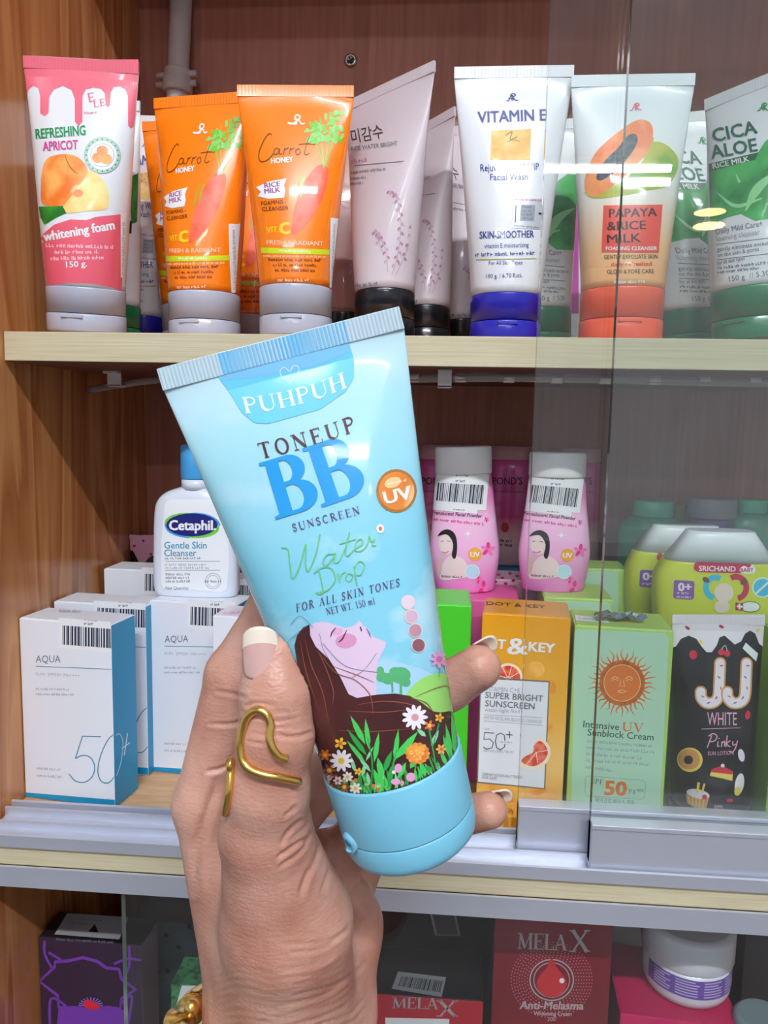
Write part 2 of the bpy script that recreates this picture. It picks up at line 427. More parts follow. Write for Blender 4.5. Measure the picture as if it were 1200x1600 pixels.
    def build(s, parent, uvcache=None):
        """uvcache: reuse the layout of another thing of the same design"""
        out = uvcache if uvcache is not None else {}
        for part, A in s.acc.items():
            A['uv'] = s.solve(A['px'])
        return s.apply(parent, s.acc)
    def blocks(s, A):
        """groups of print that lie close together: each becomes an object of its own"""
        C = A.get('calls')
        if not C: return [(np.arange(len(A['uv'])), list(range(len(A['f']))))]
        n = len(C); par = list(range(n))
        def find(i):
            while par[i] != i: par[i] = par[par[i]]; i = par[i]
            return i
        lo = np.array([c[4] for c in C]); hi = np.array([c[5] for c in C]); size = np.maximum((hi-lo).min(1), 2.0)
        for i in range(n):
            gap = np.maximum(np.maximum(lo-hi[i], lo[i]-hi), 0); g = np.hypot(gap[:, 0], gap[:, 1])
            for j in np.nonzero(g < np.maximum(size, size[i])*0.9)[0]:
                a, b = find(i), find(int(j))
                if a != b: par[a] = b
        out = {}
        for i, c in enumerate(C):
            d = out.setdefault(find(i), ([], [])); d[0].append(np.arange(c[0], c[1])); d[1].extend(range(c[2], c[3]))
        return [(np.concatenate(d[0]), d[1]) for d in out.values()]
    def apply(s, parent, acc):
        made = []
        for part, A in acc.items():
            uv = A['uv']; h = 1e-3
            P = s.surf(uv[:, 0], uv[:, 1])
            ua = np.clip(uv+[h, 0], 0, 1); ub = np.clip(uv-[h, 0], 0, 1)
            du = s.surf(ua[:, 0], ua[:, 1])-s.surf(ub[:, 0], ub[:, 1]); dv = s.surf(uv[:, 0], uv[:, 1]+h)-s.surf(uv[:, 0], uv[:, 1]-h)
            N = np.cross(dv, du); ln = np.linalg.norm(N, axis=1); ln[ln == 0] = 1; N /= ln[:, None]
            V = P+N*(s.BASE*(not s.flat)+np.array(A['lay'])*s.OFF)[:, None]
            F = np.array(A['f']); nf = np.cross(V[F[:, 1]]-V[F[:, 0]], V[F[:, 2]]-V[F[:, 0]])
            bad = (nf*N[F[:, 0]]).sum(1) < 0; F[bad] = F[bad][:, ::-1]; MI = np.array(A['mi'])
            for vi, fi in s.blocks(A):
                mp = np.full(len(V), -1); mp[vi] = np.arange(len(vi)); fi = np.array(fi)
                used = sorted(set(MI[fi])); mm_ = {q: i for i, q in enumerate(used)}
                o = pyobj(part, V[vi], [tuple(map(int, q)) for q in mp[F[fi]]], [A['mats'][q] for q in used], parent, True, [mm_[q] for q in MI[fi]])
                o.data.normals_split_custom_set_from_vertices([tuple(n_) for n_ in N[vi]])
                made.append(o)
        return made
# ------------------------------------------------------------------ materials shared by many things
WHITE = mat('white_print', (236, 236, 240), 0.35, coat=0.3)
INK = mat('black_ink', (18, 18, 20), 0.4)
BARK = mat('barcode_ink', (20, 32, 62), 0.4)
GREY = mat('grey_ink', (110, 114, 122), 0.4)
LGREY = mat('pale_grey_ink', (165, 170, 180), 0.4)
NAVY = mat('navy_ink', (38, 52, 130), 0.35, coat=0.3)
STICK = mat('paper_sticker', (232, 233, 236), 0.45)
GREEN = mat('green_ink', (20, 140, 80), 0.35, coat=0.3)
ALU = mat('brushed_aluminium', (206, 210, 224), 0.34, metal=0.6)
def _brush():
    n, l, b = nodes(ALU)
    tc = n.new('ShaderNodeTexCoord'); mp = n.new('ShaderNodeMapping'); mp.inputs['Scale'].default_value = (3, 700, 700)
    l.new(tc.outputs['Object'], mp.inputs['Vector'])
    nz = n.new('ShaderNodeTexNoise'); nz.inputs['Scale'].default_value = 1.0; l.new(mp.outputs['Vector'], nz.inputs['Vector'])
    r = n.new('ShaderNodeMapRange'); r.inputs[3].default_value = 0.26; r.inputs[4].default_value = 0.46
    l.new(nz.outputs['Fac'], r.inputs[0]); l.new(r.outputs[0], b.inputs['Roughness'])
_brush()
def glass_mat():
    m = bpy.data.materials.new('clear_glass'); m.use_nodes = True; n, l = m.node_tree.nodes, m.node_tree.links
    n.remove(n['Principled BSDF'])
    tr = n.new('ShaderNodeBsdfTransparent'); tr.inputs[0].default_value = (0.982, 0.996, 0.990, 1)
    gl = n.new('ShaderNodeBsdfGlossy'); gl.inputs['Roughness'].default_value = 0.004; gl.inputs[0].default_value = (1, 1, 1, 1)
    fr = n.new('ShaderNodeFresnel'); ge = n.new('ShaderNodeNewGeometry'); io = n.new('ShaderNodeMapRange'); io.inputs[3].default_value = 1.52; io.inputs[4].default_value = 1/1.52
    l.new(ge.outputs['Backfacing'], io.inputs[0]); l.new(io.outputs[0], fr.inputs[0])       # same index of refraction on both faces of the thin pane
    df = n.new('ShaderNodeBsdfDiffuse'); df.inputs[0].default_value = (0.62, 0.68, 0.72, 1)     # pale veil: reflected shop haze put into the pane as colour
    tc = n.new('ShaderNodeTexCoord'); nz = n.new('ShaderNodeTexNoise'); nz.inputs['Scale'].default_value = 14; nz.inputs['Detail'].default_value = 5
    l.new(tc.outputs['Object'], nz.inputs['Vector'])
    mr = n.new('ShaderNodeMapRange'); mr.inputs[1].default_value = 0.35; mr.inputs[2].default_value = 0.75; mr.inputs[3].default_value = 0.0; mr.inputs[4].default_value = 0.014
    l.new(nz.outputs['Fac'], mr.inputs[0])
    m1 = n.new('ShaderNodeMixShader'); l.new(mr.outputs[0], m1.inputs[0]); l.new(tr.outputs[0], m1.inputs[1]); l.new(df.outputs[0], m1.inputs[2])
    m2 = n.new('ShaderNodeMixShader'); l.new(fr.outputs[0], m2.inputs[0]); l.new(m1.outputs[0], m2.inputs[1]); l.new(gl.outputs[0], m2.inputs[2])
    l.new(m2.outputs[0], n['Material Output'].inputs[0])
    return m
GLASS = glass_mat()
GEDGE = mat('glass_edge', (150, 168, 162), 0.2, coat=0.6); GEDGE2 = mat('glass_edge_dark', (52, 62, 60), 0.2, coat=0.6)

# ------------------------------------------------------------------ ceiling lamps of the shop (they show as reflections) and an added middle row
CEIL = 1.60
def tube_lamp(x0, x1, Y, strength, label):
    t = thing('tube_lamp', label, 'lamp', Matrix.Translation(((x0+x1)/2, Y, CEIL)), 'ceiling tube lamps')
    L = (x1-x0)/2
    box('housing', (-L-0.02, -0.05, 0.02), (L+0.02, 0.05, 0.06), mat('lamp_housing', (235, 235, 235), 0.5), t, 0.004)
    em = mat('lamp_tube_%d' % int(strength), (255, 255, 255), 0.5, emit=(246, 250, 255), estr=strength)
    tube_mesh('lamp_tube', [(-L, 0, 0), (L, 0, 0)], 0.022, em, t, 12)
    return t
tube_lamp(-0.35, 1.05, -1.25, KEY_STRENGTH, 'white ceiling tube lamp nearest to the display cabinet')
tube_lamp(-1.45, -0.05, -2.70, MID_STRENGTH, 'white ceiling tube lamp added in the middle row for highlights')  # added lamp for highlights on the tubes, kept clear of the door reflections
tube_lamp(0.05, 1.37, -4.15, FAR_STRENGTH, 'white ceiling tube lamp mirrored as a bar in the glass door')
def downlight(x, Y, label):
    t = thing('downlight', label, 'lamp', Matrix.Translation((x, Y, CEIL)))
    r = 0.11
    Loft([(0.0, r*1.15, r*1.15), (0.02, r*1.15, r*1.15)]).mesh('trim_ring', mat('lamp_housing'), t, 32)
    Loft([(-0.006, r*.9, r*.9), (-0.003, r, r), (0.0, r, r)]).mesh('diffuser', mat('lamp_warm', (255, 230, 200), emit=(255, 205, 140), estr=22), t, 32)
downlight(1.94, -5.14, 'round warm ceiling downlight mirrored in the glass doors')

# ------------------------------------------------------------------ the shop room around the cabinet
FLOOR_Z = -1.25
def slab(name, lo, hi, m):
    o = box(name, lo, hi, m); o['kind'] = 'structure'; return o
slab('ceiling', (-4.0, -7.5, CEIL+0.06), (4.0, 0.85, CEIL+0.10), mat('ceiling_white', (232, 234, 238), 0.8))
slab('floor', (-4.0, -7.5, FLOOR_Z-0.05), (4.0, 0.85, FLOOR_Z), mottled('floor_tile', (96, 92, 92), (112, 108, 106), 3, 0.5, 0.0))

slab('wall_back', (-4.0, 0.80, FLOOR_Z), (4.0, 0.85, CEIL+0.06), mat('wall_paint', (214, 212, 206), 0.8))

# ------------------------------------------------------------------ display cabinet
XL, XR, YB, YF = -0.2925, 0.62, 0.7465, 0.45
ZS, ZSB = 0.0557, 0.0365            # upper shelf: top, underside
ZL, ZLB = -0.2728, -0.2895          # lower shelf board
ZT, ZFLOOR = 0.44, -0.56
W_SIDE = wood('side_panel_wood', (212, 148, 92), (168, 98, 52), (184, 118, 68), grain=(30, 16, 1.3), rough=0.22, coat=0.15, ring=7)
W_BACK = wood('back_panel_wood', (184, 118, 96), (166, 102, 82), (150, 88, 72), grain=(22, 22, 1.2), rough=0.5, ring=3)
W_EDGE = wood('shelf_edge_wood', (204, 195, 166), (198, 187, 156), (178, 164, 130), grain=(2.0, 60, 90), rough=0.45, ring=3)
W_TOP = wood('shelf_top_wood', (214, 172, 128), (196, 150, 104), (186, 140, 96), grain=(5, 26, 26), rough=0.3, ring=5)
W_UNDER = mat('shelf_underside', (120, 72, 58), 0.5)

cab = thing('display_cabinet', 'brown wooden shop display cabinet with open shelves', 'cabinet', Matrix.Translation((0, 0.6, ZFLOOR)))
def cpart(name, lo, hi, m, bev=0.0):
    o = box(name, (lo[0], lo[1]-0.6, lo[2]-ZFLOOR), (hi[0], hi[1]-0.6, hi[2]-ZFLOOR), m, cab, bev); return o
cpart('side_panel', (XL-0.018, YF-0.004, ZFLOOR), (XL, YB+0.015, 0.9), W_SIDE, 0.0006)
cpart('side_panel', (XR, YF-0.004, ZFLOOR), (XR+0.018, YB+0.015, 0.9), W_SIDE, 0.0006)
cpart('back_panel', (XL, YB, ZFLOOR), (XR, YB+0.012, 0.9), W_BACK)
def shelf_part(lo, hi, top, edge, under):
    o = cpart('shelf', lo, hi, [top, edge, under], 0.0005)
    me = o.data
    for p in me.polygons:
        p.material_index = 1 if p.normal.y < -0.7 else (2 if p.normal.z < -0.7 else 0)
    return o
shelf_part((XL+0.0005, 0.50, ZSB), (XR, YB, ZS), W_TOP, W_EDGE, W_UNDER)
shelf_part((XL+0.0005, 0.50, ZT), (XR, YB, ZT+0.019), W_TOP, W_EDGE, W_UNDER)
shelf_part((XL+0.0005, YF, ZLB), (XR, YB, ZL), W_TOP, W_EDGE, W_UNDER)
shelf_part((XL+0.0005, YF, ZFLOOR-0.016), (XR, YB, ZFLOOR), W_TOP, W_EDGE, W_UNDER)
cpart('plinth', (XL-0.018, YF+0.03, FLOOR_Z+0.001), (XR+0.018, YB+0.015, ZFLOOR-0.0162), W_SIDE, 0.0006)
# aluminium track on the lower shelf and the strip under its front edge
def extr(name, prof, x0, x1, m, parent):
    n = len(prof); v = [(x0, p[0]-0.6, p[1]-ZFLOOR) for p in prof]+[(x1, p[0]-0.6, p[1]-ZFLOOR) for p in prof]
    f = [tuple(range(n)), tuple(range(2*n-1, n-1, -1))]+[(i, n+i, n+(i+1) % n, (i+1) % n) for i in range(n)]
    f = [tuple(reversed(q)) for q in f]
    return pyobj(name, v, f, m, parent)
z = ZL
def ridges(*rs):
    out = [(0.450, z-0.003), (0.4472, z-0.003), (0.4472, z+0.0048), (0.4483, z+0.0055), (0.4494, z+0.0048), (0.4494, z+0.0012)]
    for c, w_, h_ in rs: out += [(c-w_, z+0.0012), (c-w_, z+h_-.0006), (c, z+h_), (c+w_, z+h_-.0006), (c+w_, z+0.0012)]
    return out+[(0.4890, z+0.0012), (0.4890, z+0.0003), (0.450, z+0.0003)]
extr('door_track', ridges((0.4632, 0.0011, 0.0065), (0.4788, 0.0013, 0.0075), (0.4868, 0.0014, 0.008)), XL+0.002, XR-0.002, ALU, cab)
extr('trim_strip', [(0.4465, ZLB+0.0006), (0.4465, ZLB-0.013), (0.462, ZLB-0.013), (0.462, ZLB-0.011), (0.4485, ZLB-0.011), (0.4485, ZLB+0.0006)], XL+0.002, XR-0.002, ALU, cab)
# panel screw high on the back panel
sp = atY((548, 95), YB); sl = (sp[0], sp[1]-0.6, sp[2]-ZFLOOR)
def lathe_y(name, prof, c, m, parent, nu=20):
    v = []; f = []
    for r, dy in prof:
        v += [(c[0]+r*math.cos(2*math.pi*k/nu), c[1]+dy, c[2]+r*math.sin(2*math.pi*k/nu)) for k in range(nu)]
    for i in range(len(prof)-1):
        for k in range(nu): f.append((i*nu+k, i*nu+(k+1) % nu, (i+1)*nu+(k+1) % nu, (i+1)*nu+k))
    f.append(tuple(range((len(prof)-1)*nu, len(prof)*nu)))
    return pyobj(name, v, f, m, parent, True)
scr = lathe_y('screw', [(0.0062, 0), (0.0062, -0.001), (0.005, -0.0022), (0.0036, -0.0028), (0.0034, -0.0018), (0.0005, -0.0016)], sl, mat('screw_steel', (190, 185, 180), 0.3, metal=0.9), cab)
for a in (0.5, 0.5+math.pi/2):
    d = np.array((math.cos(a), 0, math.sin(a)))*0.0024
    tube_mesh('screw_slot', [np.array(sl)+(0, -0.0019, 0)-d, np.array(sl)+(0, -0.0019, 0)+d], 0.0006, mat('slot_dark', (60, 30, 30), 0.6), scr, 6)

# ------------------------------------------------------------------ sliding glass doors
def glass_door(label, x0, x1, y0, z0, z1, fr_lo, fr_hi, tilt=0.0, edge=None):
    t = thing('sliding_door', label, 'door', Matrix.Translation((x0, y0, z0)) @ Matrix.Rotation(tilt, 4, 'X'))
    o = box('glass_pane', (0, 0.0, 0.004), (x1-x0, 0.006, z1-z0), [GLASS, edge or GEDGE], t)
    for p in o.data.polygons: p.material_index = 0 if abs(p.normal.y) > 0.7 else 1
    if fr_hi:
        b = box('bottom_frame', (0, -0.0030, fr_lo-z0), (x1-x0, 0.0072, fr_hi-z0), ALU, t, 0.0007)
        box('frame_lip', (0, -0.0038, fr_hi-z0-0.003), (x1-x0, -0.0026, fr_hi-z0), ALU, b, 0.0004)
    return t
glass_door('rear sliding glass door, its pale left edge crossing the vitamin tube', 0.0550, 0.60, 0.4688, ZL+0.0030, 0.42, ZL+0.0030, ZL+0.0030+0.0315)
glass_door('front sliding glass door, its dark left edge crossing the papaya tube', 0.0977, 0.61, 0.4541, ZL+0.0022, 0.42, ZL+0.0022, ZL+0.0022+0.030, math.radians(-0.5), GEDGE2)
glass_door('glass door pane of the dark lower compartment', -0.1985, 0.60, 0.4515, -0.545, ZLB-0.014, None, None)

# ------------------------------------------------------------------ rope light under the upper shelf, held by clips
CLEARP = mat('clear_plastic', (200, 190, 190), 0.18, trans=0.55, coat=0.5)
rl = thing('rope_light', 'thin clear rope light clipped under the upper shelf', 'light', Matrix.Translation((0, 0, 0)))
RZ = 0.0318
def ropeY(x): return 0.60+(0.525-0.60)*min(1, max(0, (x+0.21)/0.24))
xs = np.linspace(-0.20, XR-0.006, 40)
pts = [(x, ropeY(x)+0.002*math.sin(x*19), RZ-0.0006+0.0006*math.sin(x*23)) for x in xs]
pts = [(XL+0.005, 0.612, RZ-0.010), (XL+0.03, 0.608, RZ-0.006), (XL+0.06, 0.603, RZ-0.002)]+pts
tube_mesh('rope', catmull(pts, 3), 0.0030, CLEARP, rl, 10)
for i, x in enumerate(np.linspace(-0.15, 0.58, 24)):
    tube_mesh('diode', [(x, ropeY(x)+0.002*math.sin(x*19), RZ-.0006), (x+0.007, ropeY(x+.007)+0.002*math.sin((x+.007)*19), RZ-.0006)], 0.0033, mat('diode_white', (225, 215, 215), 0.3), rl, 6)
CLIPM = mat('clip_plastic', (222, 214, 214), 0.4)
for q in ((183, 588), (695, 590)):
    x = atY(q, 0.6 if q[0] < 300 else 0.528)[0]; y = ropeY(x); wd = 0.0055 if q[0] < 300 else 0.0047
    o = box('clip', (x-wd, y-0.0062, RZ-0.0072), (x+wd, y-0.0046, ZSB-0.0004), CLIPM, rl, 0.0004)
    box('clip_foot', (x-wd, y-0.014, ZSB-0.0024), (x+wd, y-0.0046, ZSB-0.0004), CLIPM, o, 0.0003)
    box('clip_lip', (x-wd, y-0.0062, RZ-0.0075), (x+wd, y+0.005, RZ-0.0058), CLIPM, o, 0.0003)
# white conduit on the back panel
pc = atY((283, 0), YB-0.0145); pb = atY((277, 150), YB-0.0145)
cp = thing('conduit_pipe', 'dusty white electrical conduit with screw clamp on the back panel', 'pipe', Matrix.Translation((0, 0, 0)))
PIPE = mat('dusty_white_pvc', (196, 186, 184), 0.55)
p_top = pb+(pc-pb)*((ZT-0.002-pb[2])/(pc[2]-pb[2]))
tube_mesh('pipe', [pb-(pc-pb)*0.3, pb, p_top], 0.0098, PIPE, cp, 20)
for k, rr, hh in ((0.1, 0.0135, 0.006), (0.20, 0.0125, 0.006)):
    c = pb+(pc-pb)*k
    tube_mesh('clamp', [c-nrm(pc-pb)*hh, c-nrm(pc-pb)*(hh-.001), c+nrm(pc-pb)*(hh-.001), c+nrm(pc-pb)*hh], [rr*.93, rr, rr, rr*.93], PIPE, cp, 20)
    tube_mesh('clamp_screw', [c+(-0.019, -0.002, 0), c+(0.018, -0.002, 0.002)], 0.003, PIPE, cp, 8)
# ------------------------------------------------------------------ squeeze tubes
def pls(name, rgb, rough=0.28, coat=0.55): return mat(name, rgb, rough, coat=coat)
CAP_GREY = pls('cap_translucent_grey', (176, 178, 194), 0.22, 0.5)
CAP_GREEN = pls('cap_green', (8, 112, 62)); CAP_BLUE = pls('cap_blue', (36, 34, 168)); CAP_BLACK = pls('cap_black', (20, 20, 26))
CAP_ORANGE = pls('cap_orange', (240, 88, 48))
BODY_WHITE = pls('tube_white', (226, 228, 234)); BODY_ORANGE = pls('tube_orange', (250, 128, 12)); BODY_LILAC = pls('tube_lilac', (208, 194, 200), 0.4, 0.35)
class Tube: pass
def squeeze_tube(name, label, TL, TR, cL, cR, Yb, YL, YR, body, cap, group=None, hc=0.031, Zb=ZS, crimp=0.0075, ycap=515, bulge=1.6, crimp_mat=None, ridges=34, flat=1.0, pose=None, amp=0.00004):
    if pose is None:
        base = atY(((cL+cR)/2, ycap), Yb); base[2] = Zb
        L, R_ = atY(TL, YL), atY(TR, YR); r = (cR-cL)/2/FPX*float(base @ CF)
    else: L, R_, base, r = pose
    top = (L+R_)/2
    zax = top-base; H = np.linalg.norm(zax); zax = zax/H
    xax = R_-L; aT = np.linalg.norm(xax)/2; xax = nrm(xax-zax*(xax @ zax)); yax = np.cross(zax, xax)
    if pose is None: base = base+np.array([0, 0, r*math.hypot(xax[2], yax[2])+0.0004])     # the tilted foot rests on the shelf
    H = np.linalg.norm(top-base)
    t = thing(name, label, 'tube', frame(xax, yax, zax, base), group)
    bpy.context.view_layer.update()
    o = Tube(); o.t = t; o.M = frame(xax, yax, zax, base); o.H = H; o.r = r; o.aT = aT; o.hc = hc
    keys = [(hc, r*0.985, r*0.985*flat, 2.0)]
    for i in range(1, 29):
        s = i/28; z = hc+(H-crimp-hc)*s
        a = r*0.985+(aT-r*0.985)*(s**1.12); tt = (a-r*0.985)/(aT-r*0.985)
        keys.append((z, a, max(r*0.985*flat*(1-tt**bulge), 0.0009), 2.0+0.25*math.sin(math.pi*s)))
    keys += [(H-crimp+0.0004, aT, 0.0008, 3), (H, aT, 0.0008, 3)]
    o.loft = Loft(keys); o.body = o.loft.mesh('tube_body', body, t, 72)
    o.surf = o.loft.surf(H, hc)
    # crimped seal with fine ridges
    n = ridges*4; v = []; f = []
    for sgn in (-1, 1):
        for z in (H-crimp, H-0.0002):
            for i in range(n+1):
                v.append((-aT+2*aT*i/n, sgn*(0.00105+(amp if (i//2) % 2 else 0.0)), z))
    m_ = n+1
    for i in range(n):
        f.append((i, i+1, m_+i+1, m_+i)); f.append((2*m_+i+1, 2*m_+i, 3*m_+i, 3*m_+i+1)); f.append((m_+i, m_+i+1, 3*m_+i+1, 3*m_+i)); f.append((i+1, i, 2*m_+i, 2*m_+i+1))
    f.append((0, m_, 3*m_, 2*m_)); f.append((n, 2*m_+n, 3*m_+n, m_+n))
    o.crimp = pyobj('crimp_seal', v, f, crimp_mat or body, t)
    # flip cap: collar and lid
    zz = hc*0.42
    Loft([(zz+0.0004, r*.985, r*.985*flat), (hc-0.0012, r, r*flat), (hc-0.0004, r*.995, r*.995*flat), (hc, r*.97, r*.97*flat)]).mesh('cap_collar', cap, t, 56)
    lid = Loft([(0, r*.93, r*.93*flat), (0.0006, r*.975, r*.975*flat), (0.0018, r, r*flat), (zz-0.0006, r*1.0, r*flat), (zz-0.0001, r*.985, r*.985*flat)]).mesh('cap_lid', cap, t, 56)
    # hinge recess bumps on the lid front
    box('thumb_tab', (-r*.28, -r*flat-0.0006, zz-0.0032), (r*.28, -r*flat*0.9, zz-0.0008), cap, lid, 0.0005)
    return o
def art(o, part='label_print', **k):
    a = Art(o.surf, o.M, **k); a.part = part; return a

# pink whitening foam tube
PINK = pls('pink_print', (232, 108, 128)); PINKD = pls('pink_print_deep', (230, 92, 112))
A = squeeze_tube('cleanser_tube', 'pink and white apricot foam tube with dripping pink top, at the shelf\'s left end', (37, 92), (217, 91), 78, 195, 0.534, 0.516, 0.520, BODY_WHITE, CAP_GREY, 'tubes on the upper shelf', crimp_mat=PINK, hc=0.030)
a = art(A, 'illustration')
a.poly([(30, 93), (224, 93), (216, 150), (208, 198), (204, 201), (200, 196), (200, 150), (196, 140), (188, 135), (178, 136), (173, 145), (172, 165), (168, 168), (165, 163), (164, 146), (158, 139), (146, 137), (134, 140), (129, 150), (129, 190), (123, 197), (117, 190), (117, 155), (112, 141), (98, 134), (84, 140), (77, 152), (76, 176), (70, 182), (63, 177), (63, 150), (60, 138), (52, 134), (45, 140), (43, 146)], PINK)
APR = mottled('apricot_skin', (238, 120, 40), (250, 178, 96), 55, 0.35, 0.3); APR2 = mottled('apricot_flesh', (248, 196, 110), (238, 226, 150), 60, 0.35, 0.3)
a.poly([(72, 250), (85, 243), (105, 241), (122, 246), (136, 262), (138, 285), (125, 312), (105, 322), (80, 322), (66, 318), (64, 295), (66, 268)], APR, 1, 4)
a.poly([(142, 266), (158, 278), (168, 294), (170, 312), (165, 327), (135, 330), (105, 333), (100, 322), (118, 300), (125, 290)], APR2, 2, 4)
a.line([(102, 244), (108, 258), (116, 268), (124, 272)], [1, 2, 1.6, .5], mat('apricot_crease', (196, 90, 40), .4), 3, 4)
a.ell(122, 302, 8, 6, mat('apricot_stone', (240, 150, 100), .4), 3)
a.poly([(61, 323), (98, 322), (104, 333), (88, 340), (70, 351), (64, 340)], mottled('leaf_print', (20, 110, 30), (50, 150, 50), 90), 3)
a.poly([(60, 372), (85, 351), (110, 343), (135, 344), (150, 339), (187, 335), (199, 340), (200, 460), (175, 449), (140, 443), (105, 442), (74, 447)], PINKD, 1)
a.ell(160, 243, 28, 28, WHITE, 4); a.ring(160, 243, 25, 25, 5, mat('badge_green', (170, 205, 190), .4), 5); a.ring(160, 243, 28, 28, 1, LGREY, 5); a.ring(160, 243, 18, 18, 1, LGREY, 5)
for i in range(20):
    an = i/20*6.283; a.ell(160+25*math.cos(an), 243+25*math.sin(an), 1.4, 1.4, GREEN, 6, n=8)
for q in ((160, 236), (153, 247), (166, 249)): a.ell(q[0], q[1], 9, 8, APR, 6)
a.to('lettering')
a.text('REFRESHING', (57, 217), (134, 211), 15, GREEN, 0.02); a.text('APRICOT', (68, 236), (122, 233), 14, mat('magenta_ink', (206, 70, 140), .4), 0.02)
a.serif('E', (139, 160), (149, 158), 14, PINK); a.serif('LE', (147, 168), (165, 165), 11, PINK); a.tiny((132, 179), (153, 177), 4, PINK, 5)
a.text('whitening foam', (70, 377), (179, 358), 14, WHITE, 0.03)
for i, (q0, q1) in enumerate((((72, 386), (180, 389)), ((86, 397), (158, 396)), ((80, 407), (163, 405)))): a.tiny(q0, q1, 6, mat('pale_pink_ink', (250, 205, 212), .4), 20+i)
a.text('150 g.', (104, 418), (136, 416), 9, WHITE, 0.02)
a.to('sticker'); a.poly([(188, 334), (199, 332), (197, 437), (188, 433)], STICK, 4); a.tiny((193, 430), (194, 345), 4, LGREY, 3, 5)
a.build(A.t)

# carrot cleanser: the design is laid out once and shared
def carrot_art(o, sticker):
    a = art(o, 'illustration')
    CAR = mottled('carrot_print', (236, 84, 40), (244, 110, 84), 80); LEAF = mat('carrot_leaf', (110, 190, 40), .35, coat=.3); LEAF2 = mat('carrot_leaf_pale', (140, 205, 110), .35, coat=.3)
    a.poly([(492, 262), (506, 258), (513, 268), (508, 296), (494, 330), (474, 356), (455, 368), (457, 345), (462, 318), (474, 288)], CAR, 1, 4)
    rd = random.Random(4)
    for i in range(70):
        t_ = rd.random(); x = 483+t_*50+rd.uniform(-8, 8); y = 212-t_*12+rd.uniform(-32, 24)*(0.4+0.6*t_)
        if x < 541: a.ell(x, y, rd.uniform(3, 6.5), rd.uniform(2, 4), rd.choice((LEAF, LEAF2, LEAF)), rd.choice((2, 3)), rd.uniform(0, 180), 9)
    for q in ((484, 190), (500, 184), (519, 176), (532, 200)): a.line([(506, 262), (q[0]*.45+506*.55, 232), q], 1.4, LEAF, 2, 4)
    for x in (462, 470): a.line([(x, 308), (x+3, 290), (x+8, 276)], 1.6, LEAF, 2, 3)
    a.poly([(400, 293), (420, 284), (448, 279), (444, 290), (446, 299), (444, 309), (420, 311), (403, 307), (408, 300)], WHITE, 3)
    LIME = mat('lime_bar', (205, 218, 30), .35, coat=.3); a.quad([(408, 387), (515, 390), (514, 398), (408, 396)], LIME, 2)
    a.to('lettering')
    BR = mat('brown_ink', (96, 44, 14), .4); PU = mat('purple_ink', (150, 70, 130), .4); YE = mat('yellow_ink', (255, 205, 20), .4); PE = mat('peach_ink', (255, 200, 165), .4)
    a.line([(461, 182), (463, 194), (450, 192), (455, 194), (464, 190), (469, 183), (463, 180), (461, 187), (467, 188), (471, 194), (476, 193)], 2.2, WHITE, 3, 4)
    a.line([(425, 212), (421, 209), (414, 217), (406, 235), (405, 249), (411, 253), (421, 248), (427, 240)], 1.3, BR, 4, 5)
    for st in ([(437, 234), (432, 232), (428, 237), (430, 242), (435, 239), (437, 233), (437, 241), (441, 240)], [(443, 242), (445, 232), (446, 234), (451, 231)], [(452, 242), (454, 232), (455, 234), (460, 231)], [(467, 232), (462, 236), (464, 242), (469, 239), (467, 232)], [(484, 213), (481, 220), (476, 238), (479, 242), (484, 239)]):
        a.line(st, 1.3, BR, 4, 5)
    a.line([(467, 226), (478, 225), (492, 226)], 1.0, BR, 4, 3)
    a.text('HONEY', (424, 256), (458, 253), 8, WHITE, 0.03)
    a.text('RICE', (414, 294), (438, 291), 7.5, PU, 0.03); a.text('MILK', (414, 303), (438, 300), 7.5, PU, 0.03)
    a.text('FOAMING -', (409, 321), (447, 318), 6, BR, 0.01); a.text('CLEANSER', (410, 330), (451, 328), 6, BR, 0.01)
    a.text('VIT.', (417, 364), (436, 363), 9, YE, 0.02); a.text('C', (438, 366), (453, 365), 17, YE, 0.05)
    a.text('FRESH & RADIANT', (417, 382), (505, 384), 6.5, PE, 0.02); a.tiny((436, 393), (488, 395), 4, WHITE, 3)
    a.tiny((412, 402), (511, 403), 4, PE, 9)
    for i, (y, x0, x1) in enumerate(((408, 420, 502), (416, 427, 496), (424, 430, 493))): a.tiny((x0, y), (x1, y+1), 5, BR, 30+i)
    a.tiny((434, 440), (487, 440), 5, PE, 8)
    a.to('sticker'); a.poly([(516, 340), (530, 342), (524, 452), (514, 449)], STICK, 4); a.tiny((519, 445), (523, 350), 3, LGREY, 3, 5)
    return a
G = squeeze_tube('cleanser_tube', 'orange carrot cleanser tube with clear cap, the front one touching the grey rice tube', (371, 129), (553, 138), 406, 519, 0.54, 0.54, 0.545, BODY_ORANGE, CAP_GREY, 'tubes on the upper shelf', hc=0.034)
CA = carrot_art(G, True); CA.build(G.t)
def share(o, acc): Art(o.surf, o.M).apply(o.t, acc)
F_ = squeeze_tube('cleanser_tube', 'orange carrot cleanser tube with clear cap, left of the front carrot tube', (241, 155), (394, 141), 265, 375, 0.565, 0.57, 0.56, BODY_ORANGE, CAP_GREY, 'tubes on the upper shelf', hc=0.034)
share(F_, CA.acc)
E_ = squeeze_tube('cleanser_tube', 'orange carrot cleanser tube mostly hidden, between pink tube and left carrot tube', (222, 190), (352, 184), 256, 352, 0.64, 0.64, 0.64, BODY_ORANGE, CAP_GREY, 'tubes on the upper shelf', hc=0.036)
share(E_, CA.acc)
H_ = squeeze_tube('cleanser_tube', 'orange carrot cleanser tube in shade, in the gap between the two front carrot tubes', (330, 185), (462, 190), 345, 446, 0.70, 0.70, 0.70, BODY_ORANGE, CAP_GREY, 'tubes on the upper shelf', hc=0.036)
share(H_, CA.acc)

